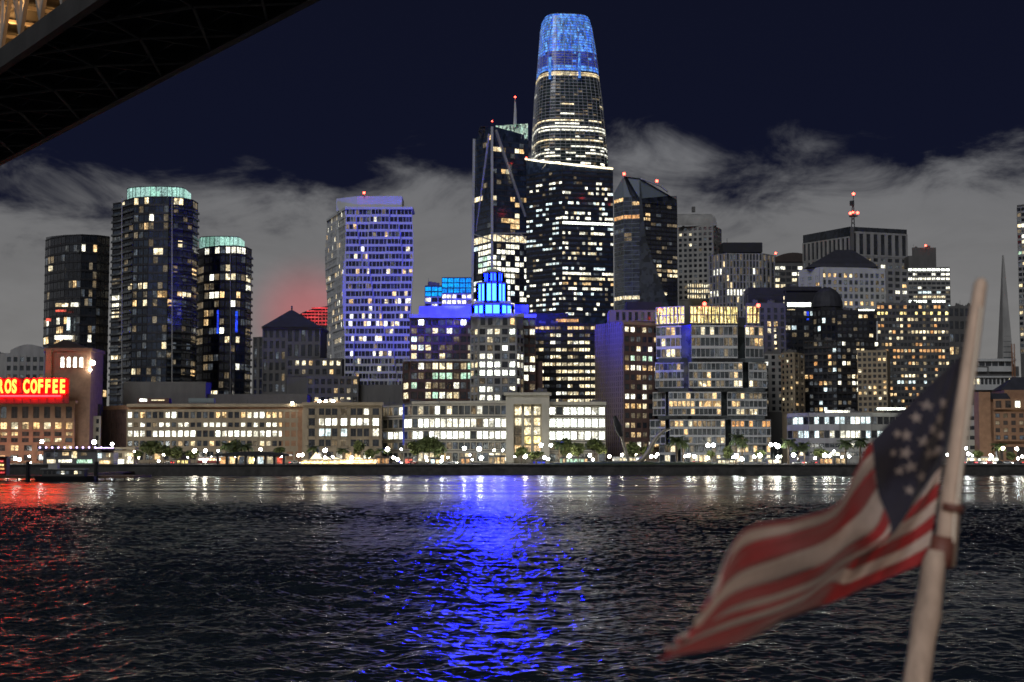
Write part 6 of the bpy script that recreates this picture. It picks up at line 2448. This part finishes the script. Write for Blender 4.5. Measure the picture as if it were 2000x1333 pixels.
def fabric(key, col):
    m, nt, b_ = newmat(key)
    geo = nn(nt, 'ShaderNodeNewGeometry')
    n = nn(nt, 'ShaderNodeTexNoise')
    n.inputs['Scale'].default_value = 30
    n.inputs['Detail'].default_value = 6
    nt.links.new(geo.outputs['Position'], n.inputs['Vector'])
    nt.links.new(mixc(nt, n.outputs[0], tuple(c * 0.72 for c in col), tuple(min(1, c * 1.2) for c in col)), b_.inputs['Base Color'])
    b_.inputs['Roughness'].default_value = 0.9
    b_.inputs['Sheen Weight'].default_value = 0.15
    tr = nn(nt, 'ShaderNodeBsdfTranslucent')
    tr.inputs[0].default_value = (*col, 1)
    mx = nn(nt, 'ShaderNodeMixShader')
    mx.inputs[0].default_value = 0.35
    out = nt.nodes['Material Output']
    nt.links.new(b_.outputs[0], mx.inputs[1])
    nt.links.new(tr.outputs[0], mx.inputs[2])
    nt.links.new(mx.outputs[0], out.inputs[0])
    wv_ = nn(nt, 'ShaderNodeTexNoise')
    wv_.inputs['Scale'].default_value = 420
    bn = nn(nt, 'ShaderNodeBump')
    bn.inputs['Strength'].default_value = 0.25
    nt.links.new(wv_.outputs[0], bn.inputs['Height'])
    nt.links.new(bn.outputs[0], b_.inputs['Normal'])


fabric('flag_red', (0.36, 0.030, 0.034))
fabric('flag_white', (0.55, 0.46, 0.41))
fabric('flag_blue', (0.024, 0.024, 0.045))
fabric('flag_star', (0.34, 0.29, 0.27))


def patch(name, mat, s0, s1, t0, t1, ns, nt_, off=0.0):
    mb = MB()
    g = [[cloth(s0 + (s1 - s0) * i / ns, t0 + (t1 - t0) * j / nt_, off) for j in range(nt_ + 1)] for i in range(ns + 1)]
    idx = {}
    vs = []
    for i in range(ns + 1):
        for j in range(nt_ + 1):
            idx[(i, j)] = len(vs)
            vs.append(tuple(g[i][j]))
    mb.v = vs
    for i in range(ns):
        for j in range(nt_):
            mb.f.append((idx[(i, j)], idx[(i, j + 1)], idx[(i + 1, j + 1)], idx[(i + 1, j)]))
            mb.m.append(0)
    o = mb.build(name, mat, flag, smooth=True)
    sm = o.modifiers.new('thickness', 'SOLIDIFY')
    sm.thickness = 0.0012
    return o


for k in range(13):
    s0 = 0.40 if k < 7 else 0.0
    patch('stripe', 'flag_red' if k % 2 == 0 else 'flag_white', s0, 1.0, k / 13, (k + 1) / 13, 90 if k >= 7 else 56, 5)
patch('canton', 'flag_blue', 0.0, 0.40, 0.0, 7 / 13, 40, 30)
grid = [(s_g, t_g) for s_g in np.linspace(0.02, 0.385, 74) for t_g in np.linspace(0.02, 0.52, 76)]
gpos = [cloth(a_, b_) + FO for a_, b_ in grid]
for (u_, v_, r_) in ((1841, 787, 15), (1811, 793, 15), (1788, 817, 15), (1834, 818, 16), (1771, 851, 15), (1822, 838, 14), (1803, 862, 15), (1836, 850, 14), (1769, 885, 16), (1812, 886, 16), (1779, 912, 15), (1800, 930, 15), (1752, 848, 12), (1838, 878, 13), (1757, 920, 12), (1775, 958, 12), (1745, 885, 11)):
    best = min(range(len(grid)), key=lambda i: (gpos[i] - P(u_, v_, gpos[i].y)).length)
    sx_, t_ = grid[best]
    # cloth directions here, to keep the star the same size everywhere
    e_ = 0.004
    ds = (cloth(sx_ + e_, t_) - cloth(sx_ - e_, t_)) / (2 * e_)
    dt = (cloth(sx_, t_ + e_) - cloth(sx_, t_ - e_)) / (2 * e_)
    rr0_ = 0.9 * r_ * PDZ / FPX
    tilt = R.uniform(-0.3, 0.3)
    mb = MB()
    cc_ = cloth(sx_, t_, -0.004)
    mb.v = [tuple(cc_)]
    det = ds.x * dt.z - ds.z * dt.x
    for q in range(10):
        a = math.pi / 2 + q * math.pi / 5 + tilt
        rr_ = rr0_ * (1.0 if q % 2 == 0 else 0.42)
        X_, Z_ = rr_ * math.cos(a), rr_ * math.sin(a)
        da = (X_ * dt.z - Z_ * dt.x) / det
        db = (ds.x * Z_ - ds.z * X_) / det
        mb.v.append(tuple(cloth(min(0.399, max(0.001, sx_ + da)), min(0.535, max(0.001, t_ + db)), -0.004)))
    for q in range(10):
        mb.f.append((0, 1 + q, 1 + (q + 1) % 10))
        mb.m.append(0)
    mb.build('star', 'flag_star', flag)

# deck lamp of the boat, above and behind the camera: it lights the flag and pole
t = thing('deck_lamp', 'round deck lamp of the boat on a short post behind the viewer', 'lamp', (1.0, -0.8, 6.9))
mb = MB()
mb.tube([(0, 0, 0), (0, 0, 2.35)], [0.05, 0.04], 8)
mb.build('post', 'steel_dark', t)
mb = MB()
mb.tube([(0, 0, 2.35), (0, 0.05, 2.47)], [0.12, 0.16], 12)
mb.build('housing', 'steel_dark', t)
l = bpy.data.lights.new('deck_lamp_light', 'AREA')
l.energy = 92
l.size = 0.35
l.shape = 'DISK'
l.color = (1.0, 0.80, 0.66)
lo = bpy.data.objects.new('deck_lamp_light', l)
COL.objects.link(lo)
lo.location = (1.0, -0.7, 9.4)
lo.rotation_euler = (Vector((0.9, 3.9, 8.6)) - Vector(lo.location)).to_track_quat('-Z', 'Y').to_euler()
